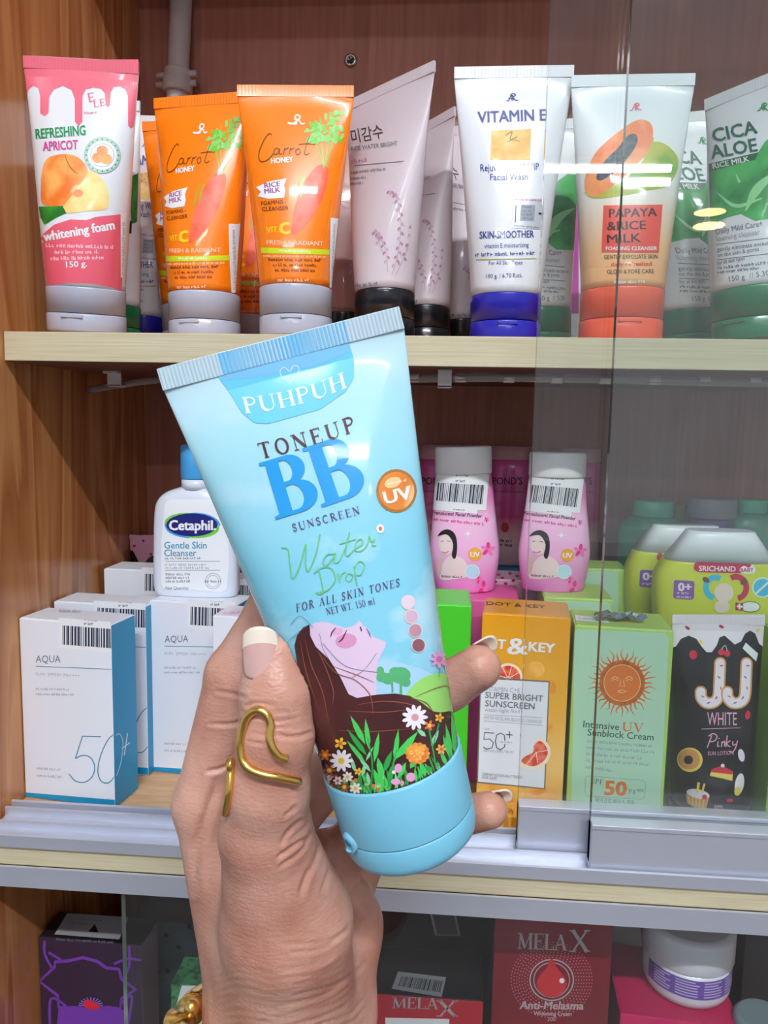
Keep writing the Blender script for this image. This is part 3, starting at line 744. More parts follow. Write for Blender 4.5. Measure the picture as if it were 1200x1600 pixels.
# rice water cleanser
def rice_art(o):
    a = art(o, 'illustration'); MV = mat('mauve_ink', (176, 120, 150), .4); MV2 = mat('mauve_ink_pale', (188, 158, 174), .4)
    for pts in ([(612, 430), (622, 395), (626, 350), (620, 310), (608, 300)], [(606, 425), (602, 390), (590, 365)], [(618, 430), (636, 390), (645, 350)], [(600, 400), (585, 360)]):
        a.line(pts, 1.1, MV2, 2, 5)
        for i, q in enumerate(catmull(pts, 6)[3:]):
            a.ell(q[0]+(3 if i % 2 else -3), q[1], 3.2, 1.6, MV if i % 3 else MV2, 3, 60 if i % 2 else 120, 8)
    a.to('lettering'); DK = mat('charcoal_ink', (70, 62, 70), .4)
    a.text('미감수', (551, 223), (600, 214), 17, DK); a.text('RICE WATER BRIGHT', (549, 236), (622, 227), 6.5, GREY, 0.0)
    a.line([(553, 259), (632, 252)], 1, GREY, 2); a.tiny((550, 255), (575, 252), 6, MV, 3); a.tiny((549, 272), (604, 266), 5, GREY, 4); a.tiny((548, 281), (575, 278), 4, GREY, 5); a.tiny((548, 289), (570, 287), 4, GREY, 6)
    a.tiny((552, 449), (590, 446), 6, GREY, 7)
    return a
I_ = squeeze_tube('cleanser_tube', 'pale lilac rice cleanser tube with black cap, the tall front one beside the carrot tube', (540, 144), (678, 113), 553, 648, 0.56, 0.60, 0.545, BODY_LILAC, CAP_BLACK, 'tubes on the upper shelf', hc=0.034)
RA = rice_art(I_); RA.build(I_.t)
J_ = squeeze_tube('cleanser_tube', 'pale lilac rice cleanser tube with black cap, second one, behind the tall front rice tube', (618, 215), (711, 172), 625, 705, 0.615, 0.66, 0.61, BODY_LILAC, CAP_BLACK, 'tubes on the upper shelf', hc=0.030)
share(J_, RA.acc)
K_ = squeeze_tube('cleanser_tube', 'pale lilac rice cleanser tube mostly hidden, just left of the white vitamin tube', (655, 205), (768, 190), 684, 764, 0.675, 0.68, 0.67, BODY_LILAC, CAP_BLACK, 'tubes on the upper shelf', hc=0.030)
share(K_, RA.acc)
K2 = squeeze_tube('cleanser_tube', 'shaded rice cleanser tube glimpsed between front carrot tube and tall rice tube', (470, 200), (590, 196), 496, 575, 0.68, 0.68, 0.68, mat('tube_lilac_shaded', (176, 130, 126), .4, coat=.3), CAP_BLACK, 'tubes on the upper shelf', hc=0.036)  # shade and reflected red are put into this lilac body colour
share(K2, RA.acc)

# vitamin E wash
def logo(a, x, y, s, m, lay=3):
    a.line([(x-8*s, y+5*s), (x-4*s, y+4*s), (x, y-5*s), (x+1*s, y+5*s)], 1.6*s, m, lay, 4); a.line([(x-5*s, y+1*s), (x+2*s, y+1*s)], 1.2*s, m, lay)
    a.line([(x+2*s, y-5*s), (x+3*s, y+4*s)], 1.6*s, m, lay); a.line([(x-2*s, y-4*s), (x+3*s, y-7*s), (x+7*s, y-4*s), (x+3*s, y-1*s), (x+7*s, y+4*s), (x+11*s, y+4*s)], 1.5*s, m, lay, 4)
def vit_art(o):
    a = art(o, 'illustration'); GO = mottled('gold_print', (212, 160, 50), (240, 205, 120), 70); OL = mat('olive_ink', (170, 168, 80), .4)
    a.quad([(768, 204), (830, 202), (828, 250), (766, 250)], GO, 1)
    a.line([(790, 212), (800, 206), (797, 218), (808, 214)], 1.5, mat('bronze_ink', (120, 84, 24), .4), 2, 4); a.line([(792, 222), (802, 219), (812, 221)], 1, mat('bronze_ink'), 2, 4)
    a.line([(744, 406), (838, 404)], 1.5, OL, 2)
    a.to('lettering'); logo(a, 799, 153, 0.95, NAVY)
    a.text('VITAMIN E', (747, 192), (853, 188), 17, NAVY, 0.02); a.text('Rejuvenating WHIP', (751, 268), (842, 266), 11, NAVY, 0.005); a.text('Facial Wash', (766, 282), (825, 281), 10, NAVY, 0.005)
    a.text('SKIN-SMOOTHER', (750, 373), (834, 371), 11, NAVY, 0.01); a.text('vitamin E moisturizing', (757, 388), (826, 386), 7, NAVY); a.tiny((743, 401), (838, 398), 6, NAVY, 2)
    a.text('For All Skin Types', (764, 414), (816, 413), 6, NAVY); a.text('190 g. / 6.70 fl.oz.', (760, 435), (816, 433), 6.5, NAVY)
    a.to('sticker'); a.quad([(802, 309), (850, 311), (848, 359), (800, 356)], mat('silver_sticker', (196, 200, 208), .35, metal=.2), 3)
    a.quad([(814, 320), (836, 321), (834, 346), (812, 345)], mat('silver_sticker_dark', (150, 156, 168), .35), 4)
    for i in range(4): a.tiny((816, 325+i*6), (834, 326+i*6), 4, GREY, i, 5)
    a.line([(806, 321), (805, 348)], 1.5, INK, 5); a.tiny((804, 313), (846, 315), 3, mat('red_ink', (190, 50, 60), .4), 3, 5); a.tiny((803, 354), (844, 357), 3, GREY, 4, 5); a.line([(841, 334), (848, 334)], 3, BARK, 5)
    return a
L_ = squeeze_tube('cleanser_tube', 'white vitamin wash tube with deep blue cap and gold square, behind the rear glass edge', (710, 108), (897, 99), 734, 843, 0.545, 0.545, 0.545, BODY_WHITE, CAP_BLUE, 'tubes on the upper shelf', hc=0.031)
VA = vit_art(L_); VA.build(L_.t)
D_ = squeeze_tube('cleanser_tube', 'white tube with blue cap in the back row, right of the pink apricot tube', (178, 182), (288, 180), 182, 263, 0.675, 0.675, 0.675, BODY_WHITE, CAP_BLUE, 'tubes on the upper shelf', hc=0.031)
share(D_, VA.acc)

# papaya
PAPB = grad('papaya_tube', [(0.0, (248, 176, 110)), (0.25, (248, 196, 146)), (0.55, (236, 232, 228)), (1.0, (226, 232, 238))], 2, 0.03, 0.15)
O_ = squeeze_tube('cleanser_tube', 'papaya and rice milk tube with orange-red cap behind two glass edges', (893, 115), (1086, 118), 906, 1032, 0.54, 0.54, 0.54, PAPB, CAP_ORANGE, 'tubes on the upper shelf', hc=0.034)
a = art(O_, 'illustration'); PO = mottled('papaya_flesh', (238, 120, 60), (248, 160, 100), 60); PG = mottled('papaya_skin', (120, 168, 40), (196, 190, 60), 40); SEED = mottled('papaya_seeds', (24, 30, 40), (70, 84, 100), 300)
a.poly([(1012, 226), (1030, 222), (1048, 232), (1060, 250), (1056, 272), (1040, 292), (1010, 298), (985, 304), (940, 310), (925, 306), (960, 290), (1000, 260)], PG, 1, 4)
a.poly([(990, 190), (1005, 187), (1018, 195), (1020, 215), (1012, 238), (990, 262), (965, 285), (940, 303), (922, 308), (914, 295), (916, 272), (930, 240), (955, 215), (978, 198)], PO, 2, 4)
a.poly([(980, 213), (993, 210), (996, 222), (985, 242), (962, 268), (940, 282), (932, 278), (938, 262), (948, 248), (965, 232)], SEED, 3, 4)
a.line([(914, 300), (930, 309), (960, 300), (990, 268), (1014, 240), (1021, 215)], 2, PG, 3, 5)
REDP = mat('red_panel', (236, 84, 70), .35, coat=.3); a.quad([(943, 321), (1035, 320), (1029, 395), (940, 394)], REDP, 2)
a.to('lettering'); BRN = mat('dark_brown_ink', (70, 30, 34), .4); logo(a, 992, 168, 0.95, PINK)
a.text('PAPAYA', (952, 340), (1026, 338), 13, BRN, 0.02); a.text('&RICE', (949, 360), (1009, 358), 13, BRN, 0.02); a.text('MILK', (949, 380), (1001, 378), 13, BRN, 0.02)
a.text('FOAMING CLEANSER', (947, 391), (1026, 391), 5.5, WHITE, 0.02); a.text('GENTLY EXFOLIATE SKIN', (944, 405), (1027, 404), 6.5, BRN); a.text('daily refreshed', (955, 416), (1018, 415), 6.5, REDP, 0.01); a.text('GLOW & PORE CARE', (949, 428), (1021, 427), 6.5, BRN)
a.tiny((960, 443), (1010, 442), 5, WHITE, 5)
a.build(O_.t)

# cica aloe
def cica_art(o):
    a = art(o, 'illustration'); LG = mottled('aloe_print', (8, 120, 52), (70, 180, 90), 45); LD = mat('aloe_dark', (10, 96, 44), .35, coat=.3); LP = mat('aloe_pale', (150, 215, 150), .35, coat=.3)
    a.poly([(1108, 266), (1150, 254), (1180, 246), (1195, 222), (1215, 205), (1245, 200), (1245, 335), (1200, 342), (1180, 345), (1158, 334), (1135, 340), (1110, 352)], LG, 1)
    a.poly([(1108, 256), (1186, 238), (1180, 250), (1108, 268)], LD, 2)
    a.line([(1150, 272), (1156, 285)], [1, 5], LP, 2); a.line([(1165, 330), (1180, 300), (1200, 280), (1230, 262)], [2, 14, 10, 2], LP, 2, 5); a.line([(1120, 300), (1150, 322), (1190, 310)], [1, 6, 2], LP, 2, 5)
    a.to('lettering'); logo(a, 1192, 168, 1.0, GREEN); GI = mat('deep_green_ink', (14, 96, 66), .4)
    a.text('CICA', (1116, 222), (1184, 208), 20, GI, 0.02); a.text('ALOE', (1113, 248), (1184, 236), 20, GI, 0.02); a.text('RICE MILK', (1115, 264), (1171, 252), 8, WHITE, 0.02)
    a.text('Daily Mild Care+', (1120, 366), (1192, 353), 8.5, GREY); a.text('foaming cleanser', (1120, 377), (1188, 366), 8, LGREY)
    a.line([(1120, 382), (1200, 372)], .9, GREY); a.text('gently eliminate excess oil', (1121, 393), (1212, 381), 6.5, GREY); a.text('on the skin & pores', (1122, 402), (1186, 392), 6.5, GREY); a.line([(1121, 406), (1205, 396)], .9, GREY)
    a.text('for all skin types', (1122, 414), (1164, 406), 6, GREY); a.tiny((1122, 421), (1206, 412), 5, GREY, 3); a.tiny((1122, 428), (1190, 420), 5, GREY, 4)
    a.text('150 g  // 5.30', (1140, 440), (1202, 430), 8, GREY)
    return a
Q_ = squeeze_tube('cleanser_tube', 'white and green aloe tube with green cap, the front one at the right picture edge', (1102, 141), (1246, 112), 1117, 1240, 0.54, 0.565, 0.52, BODY_WHITE, CAP_GREEN, 'tubes on the upper shelf', hc=0.034)
QA = cica_art(Q_); QA.build(Q_.t)
P_ = squeeze_tube('cleanser_tube', 'white and green aloe tube with green cap in the back, right beside the papaya tube', (1005, 180), (1138, 172), 1029, 1126, 0.625, 0.63, 0.625, BODY_WHITE, CAP_GREEN, 'tubes on the upper shelf', hc=0.032)
share(P_, QA.acc)
M_ = squeeze_tube('cleanser_tube', 'aloe tube with green cap in the gap between vitamin tube and papaya tube', (770, 196), (908, 184), 790, 893, 0.625, 0.63, 0.625, BODY_WHITE, CAP_GREEN, 'tubes on the upper shelf', hc=0.032)
share(M_, QA.acc)
C_ = squeeze_tube('cleanser_tube', 'narrow sliver of white tube with green cap directly right of the pink apricot tube', (108, 160), (219, 156), 120, 218, 0.590, 0.590, 0.590, BODY_WHITE, CAP_GREEN, 'tubes on the upper shelf', hc=0.029)
a = art(C_, 'illustration'); a.poly([(206, 275), (222, 268), (220, 345), (205, 350), (202, 300)], mottled('leaf_print'), 1); a.quad([(200, 345), (206, 345), (205, 365), (200, 365)], INK, 2); a.build(C_.t)
# ------------------------------------------------------------------ cartons
class Carton: pass
def carton(name, label, BL, BR, TL, Yl, Yr, depth, Zb, mf, ms=None, mt=None, group=None, cat='box', bev=0.0006, flap=True, Zt=None, mleft=None):
    Zb = Zb+0.0004
    A_, B_ = atY(BL, Yl), atY(BR, Yr); A_[2] = B_[2] = Zb
    H = (atY(TL, Yl)[2] if Zt is None else Zt)-Zb
    x = B_-A_; W = np.linalg.norm(x); x = x/W; z = np.array([0, 0, 1.0]); y = np.cross(z, x)
    c = (A_+B_)/2+y*depth/2
    M = frame(x, y, z, c); t = thing(name, label, cat, M, group)
    o = Carton(); o.t, o.M, o.W, o.H, o.D = t, M, W, H, depth
    ms = ms or mf; mt = mt or ms
    me = box_mesh('carton_body', (-W/2, -depth/2, 0), (W/2, depth/2, H), bev)
    b = link('carton_body', me, t, [mf, ms, mt, mleft or ms])
    for p in me.polygons:
        n = p.normal; p.material_index = 0 if n.y < -.7 else (2 if abs(n.z) > .7 else (3 if n.x < -.7 else 1))
    if flap:
        box('tuck_flap', (-W/2+0.0012, -depth/2+0.0004, H-0.0001), (W/2-0.0012, depth/2-0.0008, H+0.0006), mt, t, 0.0003)
    h = H+(0.0006 if flap else 0)
    o.front = plane_surf((-W/2, -depth/2, H), (W/2, -depth/2, H), (-W/2, -depth/2, 0))
    o.right = plane_surf((W/2, -depth/2, H), (W/2, depth/2, H), (W/2, -depth/2, 0))
    o.top = plane_surf((-W/2, depth/2, h), (W/2, depth/2, h), (-W/2, -depth/2, h))
    o.top_z = Zb+H; return o
def fart(o, face='front', part='label_print'):
    a = Art(getattr(o, face), o.M, flat=True); a.part = part; return a
def paper(name, rgb, rough=0.38, coat=0.15): return mat(name, rgb, rough, coat=coat)
AQW = paper('carton_white', (226, 229, 238)); AQB = paper('carton_blue', (16, 142, 190)); AQPK = paper('carton_pale_pink', (226, 212, 224))
TEAL = mat('teal_ink', (30, 130, 160), .35)

def aqua_design(o):
    a = fart(o, 'front', 'lettering')
    a.text('AQUA', (56, 1035), (95, 1035), 11, GREY); a.line([(56, 1041), (178, 1046)], 1, TEAL)
    a.text('SUN  SPF50+ PA++++', (56, 1055), (125, 1058), 4.5, LGREY); a.tiny((56, 1078), (110, 1079), 4, LGREY, 3); a.tiny((56, 1086), (116, 1087), 4, LGREY, 4)
    a.line([(158, 1151), (129, 1150), (118, 1185)], 1.5, TEAL, 3); a.line([(118, 1185), (130, 1180), (142, 1184), (148, 1197), (145, 1212), (133, 1222), (118, 1220), (108, 1209)], 1.5, TEAL, 3, 5)
    a.line([(187, 1147), (172, 1152), (159, 1176), (153, 1203), (158, 1220), (170, 1223), (180, 1212)], 1.5, TEAL, 3, 4)
    a.tiny((58, 1202), (94, 1204), 4, LGREY, 6); a.tiny((58, 1213), (98, 1216), 4, LGREY, 7)
    a.to('blue_band'); a.quad([(40, 1238), (182, 1250), (182, 1262), (40, 1250)], AQB, 2)
    a.to('barcode_sticker'); a.quad([(92, 964), (179, 968), (179, 1020), (92, 1012)], STICK, 1); a.barcode([(98, 977), (178, 983), (178, 1013), (98, 1007)], BARK, 3, 3)
    a.tiny((131, 969), (152, 971), 2.5, INK, 1); a.tiny((131, 976), (149, 977), 4, INK, 2)
    return a
def ap(o, acc, face='front'): Art(getattr(o, face), o.M, flat=True).apply(o.t, acc)
B1 = carton('sunscreen_carton', 'white and blue water sunscreen carton at the very front left, standing on the wooden shelf', (40, 1246), (180, 1258), (37, 966), 0.506, 0.496, 0.031, ZL, AQW, AQB, AQW, 'white and blue sunscreen cartons', mleft=AQW)
a1 = aqua_design(B1); a1.build(B1.t)
s_ = fart(B1, 'right', 'lettering'); s_.line([(182, 1212), (189, 1190), (192, 1160), (187, 1147), (181, 1149)], 1.3, mat('pale_blue_ink', (180, 215, 232), .4), 2, 4); s_.line([(190, 1170), (203, 1160)], 1.3, WHITE, 2); s_.line([(199, 1146), (194, 1180)], 1.3, WHITE, 2); s_.build(B1.t)
p_ = fart(B1, 'top', 'lettering'); p_.tiny((92, 957), (128, 957), 5, LGREY, 5); p_.build(B1.t)
B2 = carton('sunscreen_carton', 'white and blue sunscreen carton directly behind the front left carton', (92, 1196), (232, 1202), (88, 940), 0.553, 0.547, 0.031, ZL, AQW, AQB, AQW, 'white and blue sunscreen cartons', mleft=AQW); ap(B2, a1.acc)
B3 = carton('sunscreen_carton', 'white and blue sunscreen carton that carries the white cleanser bottle', (238, 1190), (370, 1200), (235, 938), 0.556, 0.548, 0.034, ZL, AQW, AQB, AQW, 'white and blue sunscreen cartons', mleft=AQB); ap(B3, a1.acc)
B4 = carton('sunscreen_carton', 'white sunscreen carton in the back row, left behind the white cleanser bottle', (168, 1140), (300, 1146), (164, 889), 0.632, 0.63, 0.034, ZL, AQW, AQB, AQW, 'white and blue sunscreen cartons', mleft=AQW); ap(B4, a1.acc)
B5 = carton('sunscreen_carton', 'white and blue sunscreen carton behind the hand, right behind the white cleanser bottle', (300, 1140), (394, 1150), (298, 905), 0.615, 0.61, 0.034, ZL, AQW, AQB, AQW, 'white and blue sunscreen cartons', mleft=AQW); ap(B5, a1.acc)
B6 = carton('cream_carton', 'plain white carton with pale pink top, half hidden behind the index finger', (334, 1250), (436, 1256), (331, 962), 0.506, 0.502, 0.03, ZL, AQW, AQW, AQPK, None)
f_ = fart(B6, 'top', 'lettering'); f_.tiny((348, 960), (385, 958), 4, mat('rose_ink', (206, 150, 175), .4), 3); f_.build(B6.t)

# ------------------------------------------------------------------ white cleanser bottle on the carton
CB = thing('cleanser_bottle', 'white skin cleanser bottle with light blue cap standing on a carton', 'bottle')
bc = atY((308, 928), 0.578); bc[2] = B3.top_z+0.0007
Mc = Matrix.Translation(bc); CB.matrix_world = Mc
sc = 0.578/FPX*1.035
W_, D2 = 67*sc, 24*sc
BOTW = mat('bottle_white_plastic', (214, 222, 236), .3, coat=.3)
hgt = lambda y: (928-y)*sc
lf = Loft([(0, W_*.9, D2*.9, 3), (hgt(924), W_*.97, D2*.97, 3.2), (hgt(905), W_, D2, 3.4), (hgt(840), W_*.985, D2, 3.4), (hgt(795), W_*.95, D2, 3.2), (hgt(778), W_*.86, D2*.98, 3), (hgt(767), W_*.68, D2*.9, 2.7), (hgt(761), W_*.45, D2*.8, 2.3), (hgt(759), W_*.36, D2*.7, 2)], 4)
lf.mesh('bottle_body', BOTW, CB, 64)
nr = 22*sc
Loft([(hgt(762), nr, nr), (hgt(746), nr, nr)]).mesh('neck', BOTW, CB, 40)
CAPB = mat('cap_light_blue', (70, 160, 222), .35, coat=.2)
Loft([(hgt(746), nr*1.02, nr*1.02), (hgt(744), nr*1.06, nr*1.06), (hgt(697), nr*1.04, nr*1.04), (hgt(694), nr*.97, nr*.97), (hgt(693), nr*.8, nr*.8)]).mesh('cap', CAPB, CB, 48)
cb = Carton(); cb.t = CB; cb.M = Mc; cb.surf = lf.surf(lf.z1, 0)
a = art(cb, 'label_panel'); a.poly([(257, 790), (262, 782), (270, 780), (345, 781), (352, 786), (356, 800), (358, 880), (354, 920), (346, 925), (256, 919), (252, 912), (252, 850)], mat('label_white', (232, 236, 242), .4), 1)
a.ell(300, 821, 43, 19.5, mat('logo_green', (110, 196, 60), .35), 2, 6); a.poly([(300, 801), (322, 803), (340, 812), (344, 822), (330, 812), (312, 806)], mat('logo_blue', (60, 150, 222), .35), 3, 3); a.poly([(258, 818), (262, 830), (278, 838), (298, 841), (276, 833)], mat('logo_blue'), 3, 3)
a.ell(300, 820, 40, 18, mat('logo_navy', (24, 28, 110), .3), 4)
a.to('lettering'); a.text('Cetaphil.', (265, 828), (337, 828), 15, WHITE, 0.03, layer=5)
CY = mat('cyan_ink', (60, 150, 180), .4); a.text('Gentle Skin', (257, 857), (323, 857), 10.5, CY, 0.01); a.text('Cleanser', (257, 869), (307, 869), 10.5, CY, 0.01)
a.tiny((258, 874), (315, 874), 4, GREY, 1); a.line([(258, 877), (344, 877)], .7, GREY); a.tiny((258, 884), (325, 884), 4, LGREY, 2); a.tiny((258, 889), (328, 889), 4, LGREY, 3); a.line([(258, 891), (344, 891)], .7, GREY)
for i in range(3): a.tiny((259, 899+i*5.5), (298, 899+i*5.5), 4, GREY, 5+i)
a.text('Net Quantity', (259, 921), (295, 921), 5, GREY); a.ring(333, 908, 12, 12, 1, LGREY); a.tiny((320, 910), (345, 910), 4, GREY, 8); a.ring(333, 908, 9, 9, .8, LGREY)
a.build(CB)

# ------------------------------------------------------------------ dotted drip tube glimpsed at the back left
JB = mat('tube_black_gloss', (20, 16, 22), .3, coat=.5); JPK = mat('pink_icing', (236, 170, 200), .3, coat=.5); JWH = mat('white_icing', (236, 226, 236), .3, coat=.5); MAG = mat('sprinkle_magenta', (196, 30, 90), .35)
JT = squeeze_tube('lotion_tube', 'black tube with dotted pink icing top behind the cleanser bottle', (203, 838), (280, 836), 208, 268, 0.70, 0.70, 0.70, JB, JB, None, hc=0.02, Zb=ZL, ycap=1090, crimp_mat=JPK, crimp=0.004)
a = art(JT, 'illustration'); a.poly([(202, 838), (282, 838), (280, 858), (262, 864), (240, 868), (232, 872), (226, 880), (219, 881), (214, 872), (208, 861), (203, 858)], JPK, 1, 3)
for q in ((210, 853), (224, 845), (236, 866)): a.ell(q[0], q[1], 2.2, 2.2, MAG, 2, n=10)
a.build(JT.t)

# ------------------------------------------------------------------ facial powder bottles
PKB = grad('powder_bottle_pink', [(0.0, (226, 120, 196)), (0.35, (240, 176, 222)), (0.75, (246, 196, 230)), (1.0, (236, 140, 200))], 2, 0.0, 0.075, 0.3, 0.5, 0.25, 30)
PWH = mat('cap_white_plastic', (234, 234, 240), .35, coat=.2)
def powder_bottle(label, cx, ytop, ycap, ybase, hw_cap, hw_waist, hw_belly, hw_base, Y, Zb, dxc=0.0):
    base = atY((cx, ybase), Y); base[2] = Zb
    top = atY((cx+dxc, ytop), Y); zax = nrm(top-base); xax = nrm(np.array([1.0, 0.05, 0])-zax*zax[0]); yax = np.cross(zax, xax)
    Mx = frame(xax, yax, zax, base); t = thing('powder_bottle', label, 'bottle', Mx, 'pink facial powder bottles')
    s = float(base @ CF)/FPX*1.0; H = np.linalg.norm(top-base); hb = H*(ybase-ycap)/(ybase-ytop)
    d = 0.62
    lf = Loft([(0, hw_base*s*.9, hw_base*s*d*.9), (hb*.02, hw_base*s, hw_base*s*d), (hb*.3, hw_belly*s, hw_belly*s*d), (hb*.5, hw_belly*s*.95, hw_belly*s*d*.95), (hb*.75, hw_waist*s*1.04, hw_waist*s*d*1.04), (hb*.93, hw_waist*s*.98, hw_waist*s*d*1.02), (hb, hw_waist*s*.94, hw_waist*s*d)], 6)
    lf.mesh('bottle_body', PKB, t, 56)
    r = hw_cap*s
    Loft([(hb, r*.97, r*.72), (hb+.001, r, r*.75), (H-.0015, r, r*.75), (H-.0004, r*.96, r*.72), (H, r*.9, r*.66)]).mesh('cap', PWH, t, 56)
    o = Carton(); o.t, o.M, o.surf = t, Mx, lf.surf(hb, 0); return o
def powder_art(o):
    a = art(o, 'illustration', maxpx=8); HAIR = mat('hair_print', (34, 24, 30), .4); SKN = mat('skin_print', (238, 214, 216), .4); SKD = mat('skin_print_shade', (222, 186, 190), .4)
    a.poly([(688, 905), (690, 885), (700, 870), (712, 868), (724, 874), (732, 886), (738, 898), (716, 904)], SKN, 2, 3)
    a.poly([(684, 838), (690, 830), (700, 827), (710, 833), (714, 846), (714, 862), (711, 873), (706, 868), (708, 850), (700, 836), (690, 836)], HAIR, 4, 3)
    a.ell(697, 851, 11.5, 16, SKN, 3, -8); a.line([(691, 862), (696, 864), (701, 861)], 1.2, mat('lip_print', (200, 80, 100), .4), 5, 3); a.line([(689, 846), (693, 845)], 1, HAIR, 5); a.line([(699, 845), (704, 846)], 1, HAIR, 5)
    a.poly([(683, 880), (688, 868), (693, 866), (692, 876), (690, 895), (684, 900)], SKD, 5, 3)
    ORG = mat('uv_badge_orange', (240, 170, 70), .35)
    a.ell(742, 866, 10.5, 10.5, ORG, 3); a.ell(738, 893, 11, 11, mat('bubble_blue', (190, 222, 240), .3), 3); a.ring(738, 893, 11, 11, 1.2, WHITE, 4)
    FL = mat('flower_magenta', (224, 60, 140), .35); FL2 = mat('flower_pink', (240, 130, 190), .35)
    for (x, y, k) in ((762, 858, 1.0), (755, 918, 1.0), (760, 812, .4), (748, 905, .6)):
        for i in range(5):
            an = i*1.2566+k; a.ell(x+6*k*math.cos(an), y+6*k*math.sin(an), 5.5*k, 3*k, FL if i % 2 else FL2, 3, math.degrees(an), 10)
    a.ell(731, 834, 3, 3, WHITE, 3, n=8); a.line([(725, 834), (737, 834)], .8, WHITE, 3); a.line([(731, 828), (731, 840)], .8, WHITE, 3)
    a.to('lettering'); DK = mat('plum_ink', (60, 24, 60), .4)
    a.text('Translucent Facial Powder', (674, 803), (752, 809), 5.5, DK, 0.01, .2); a.tiny((674, 813), (756, 821), 5, FL, 4); a.text('UV', (735, 870), (749, 870), 7.5, WHITE, 0.03, layer=4); a.tiny((690, 902), (724, 903), 4, DK, 5)
    a.to('barcode_sticker'); a.poly([(682, 738), (764, 741), (759, 797), (746, 797), (745, 803), (672, 796)], STICK, 4)
    a.barcode([(685, 754), (756, 758), (753, 788), (682, 782)], BARK, 9, 5); a.tiny((712, 744), (732, 745), 3, INK, 1, 5); a.tiny((712, 753), (730, 754), 4, INK, 2, 5); a.tiny((708, 797), (726, 798), 2, INK, 3, 5)
    return a
# ------------------------------------------------------------------ right half of the lower shelf
DKO = grad('carton_orange', [(0.0, (236, 150, 36)), (0.3, (246, 196, 110)), (0.55, (240, 178, 60)), (1.0, (232, 158, 18))], 2, 0.0, 0.15, 0.38, 0.2, 0.25, 22)
DK_ = carton('sunscreen_carton', 'orange citrus sunscreen carton with white panel, behind the fingertips', (742, 1296), (876, 1306), (728, 957), 0.503, 0.497, 0.045, ZL, DKO, paper('carton_orange_side', (214, 146, 24)), paper('carton_orange_top', (226, 158, 40)))
a = fart(DK_, 'front', 'illustration')
PAN = mat('panel_white', (230, 231, 236), .4); OUT = mat('panel_outline', (120, 112, 110), .4)
CIT = mottled('grapefruit_flesh', (214, 62, 40), (240, 120, 90), 260); RIND = mat('grapefruit_rind', (250, 226, 200), .4); ORB = mottled('orange_orb', (238, 150, 40), (250, 190, 90), 60)
a.ell(836, 1046, 15, 13, ORB, 1); a.ell(855, 1075, 14, 14, ORB, 1); a.ell(748, 1115, 16, 34, ORB, 1); a.ell(852, 1140, 12, 32, ORB, 1); a.ell(780, 1240, 40, 16, ORB, 1); a.ell(838, 1228, 18, 14, ORB, 2)
a.ell(794, 1060, 23, 24, RIND, 2); a.ell(794, 1060, 19, 20, CIT, 3); a.ell(794, 1060, 4, 4, RIND, 4, n=10)
for i in range(8): an = i*.785+.3; a.line([(794, 1060), (794+19*math.cos(an), 1060+20*math.sin(an))], 1, RIND, 4)
a.poly([(750, 1057), (859, 1064), (852, 1233), (745, 1223)], OUT, 4); a.poly([(752, 1060), (857, 1066), (850, 1231), (747, 1221)], PAN, 5)
a.poly([(812, 1198), (832, 1202), (850, 1196), (860, 1180), (858, 1164), (848, 1154), (842, 1151), (838, 1160), (836, 1172), (822, 1184), (813, 1190)], RIND, 6, 3); a.poly([(815, 1190), (832, 1197), (848, 1190), (856, 1177), (852, 1164), (843, 1157), (834, 1165), (833, 1175), (820, 1182)], CIT, 7, 3)
for q in ((822, 1195), (840, 1192), (855, 1172)): a.line([(838, 1175), q], 1, RIND, 8)
for i in range(7): a.line([(760+i*12, 1292), (761+i*12, 1274)], 5, mat('citrus_stripe', (250, 200, 90), .4), 1)
a.to('lettering')
a.text('DOT', (747, 1010), (789, 1014), 14, WHITE, 0.035); a.text('&', (793, 1022), (824, 1022), 25, WHITE, 0.02); a.text('KEY', (826, 1017), (866, 1020), 14, WHITE, 0.035)
PL = dict(layer=9)
a.text('VITAMIN C+E', (758, 1079), (812, 1082), 7, LGREY, **PL); a.text('SUPER BRIGHT', (758, 1090), (848, 1096), 9.5, GREY, 0.01, **PL); a.text('SUNSCREEN', (758, 1103), (835, 1108), 9.5, GREY, 0.01, **PL); a.text('water-light fluid', (757, 1111), (812, 1114), 6, LGREY, **PL)
a.line([(756, 1116), (848, 1121)], .6, LGREY, 9); a.text('WITH SICILIAN BLOOD ORANGE', (756, 1123), (846, 1130), 5, LGREY, **PL); a.line([(756, 1126), (848, 1133)], .6, LGREY, 9)
DG = mat('dark_grey_ink', (84, 84, 92), .4)
a.line([(772, 1145), (757, 1144), (756, 1155), (765, 1154), (771, 1160), (769, 1168), (761, 1170), (755, 1167)], 1.5, DG, 9); a.line([(789, 1157), (788, 1148), (782, 1145), (776, 1148), (774, 1158), (776, 1168), (782, 1171), (788, 1167), (789, 1162)], 1.5, DG, 9)
a.line([(791, 1147), (801, 1148)], 1.5, DG, 9); a.line([(796, 1142), (796, 1153)], 1.5, DG, 9); a.tiny((782, 1160), (802, 1161), 3, LGREY, 3, 9); a.text('SPF', (757, 1140), (765, 1141), 3, LGREY, **PL); a.text('BROAD SPECTRUM', (756, 1174), (802, 1177), 4, LGREY, **PL)
a.text('DERMATOLOGICALLY TESTED', (754, 1211), (816, 1216), 4, GREY, **PL); a.text('100% SAFE', (753, 1216), (776, 1218), 4, GREY, **PL); a.text('50g', (794, 1269), (802, 1270), 6, mat('brown_ink'), 0.0)
a.build(DK_.t)
a = fart(DK_, 'top', 'lettering'); a.text('DOT & KEY', (760, 945), (852, 951), 5, mat('brown_ink'), 0.01); a.build(DK_.t)
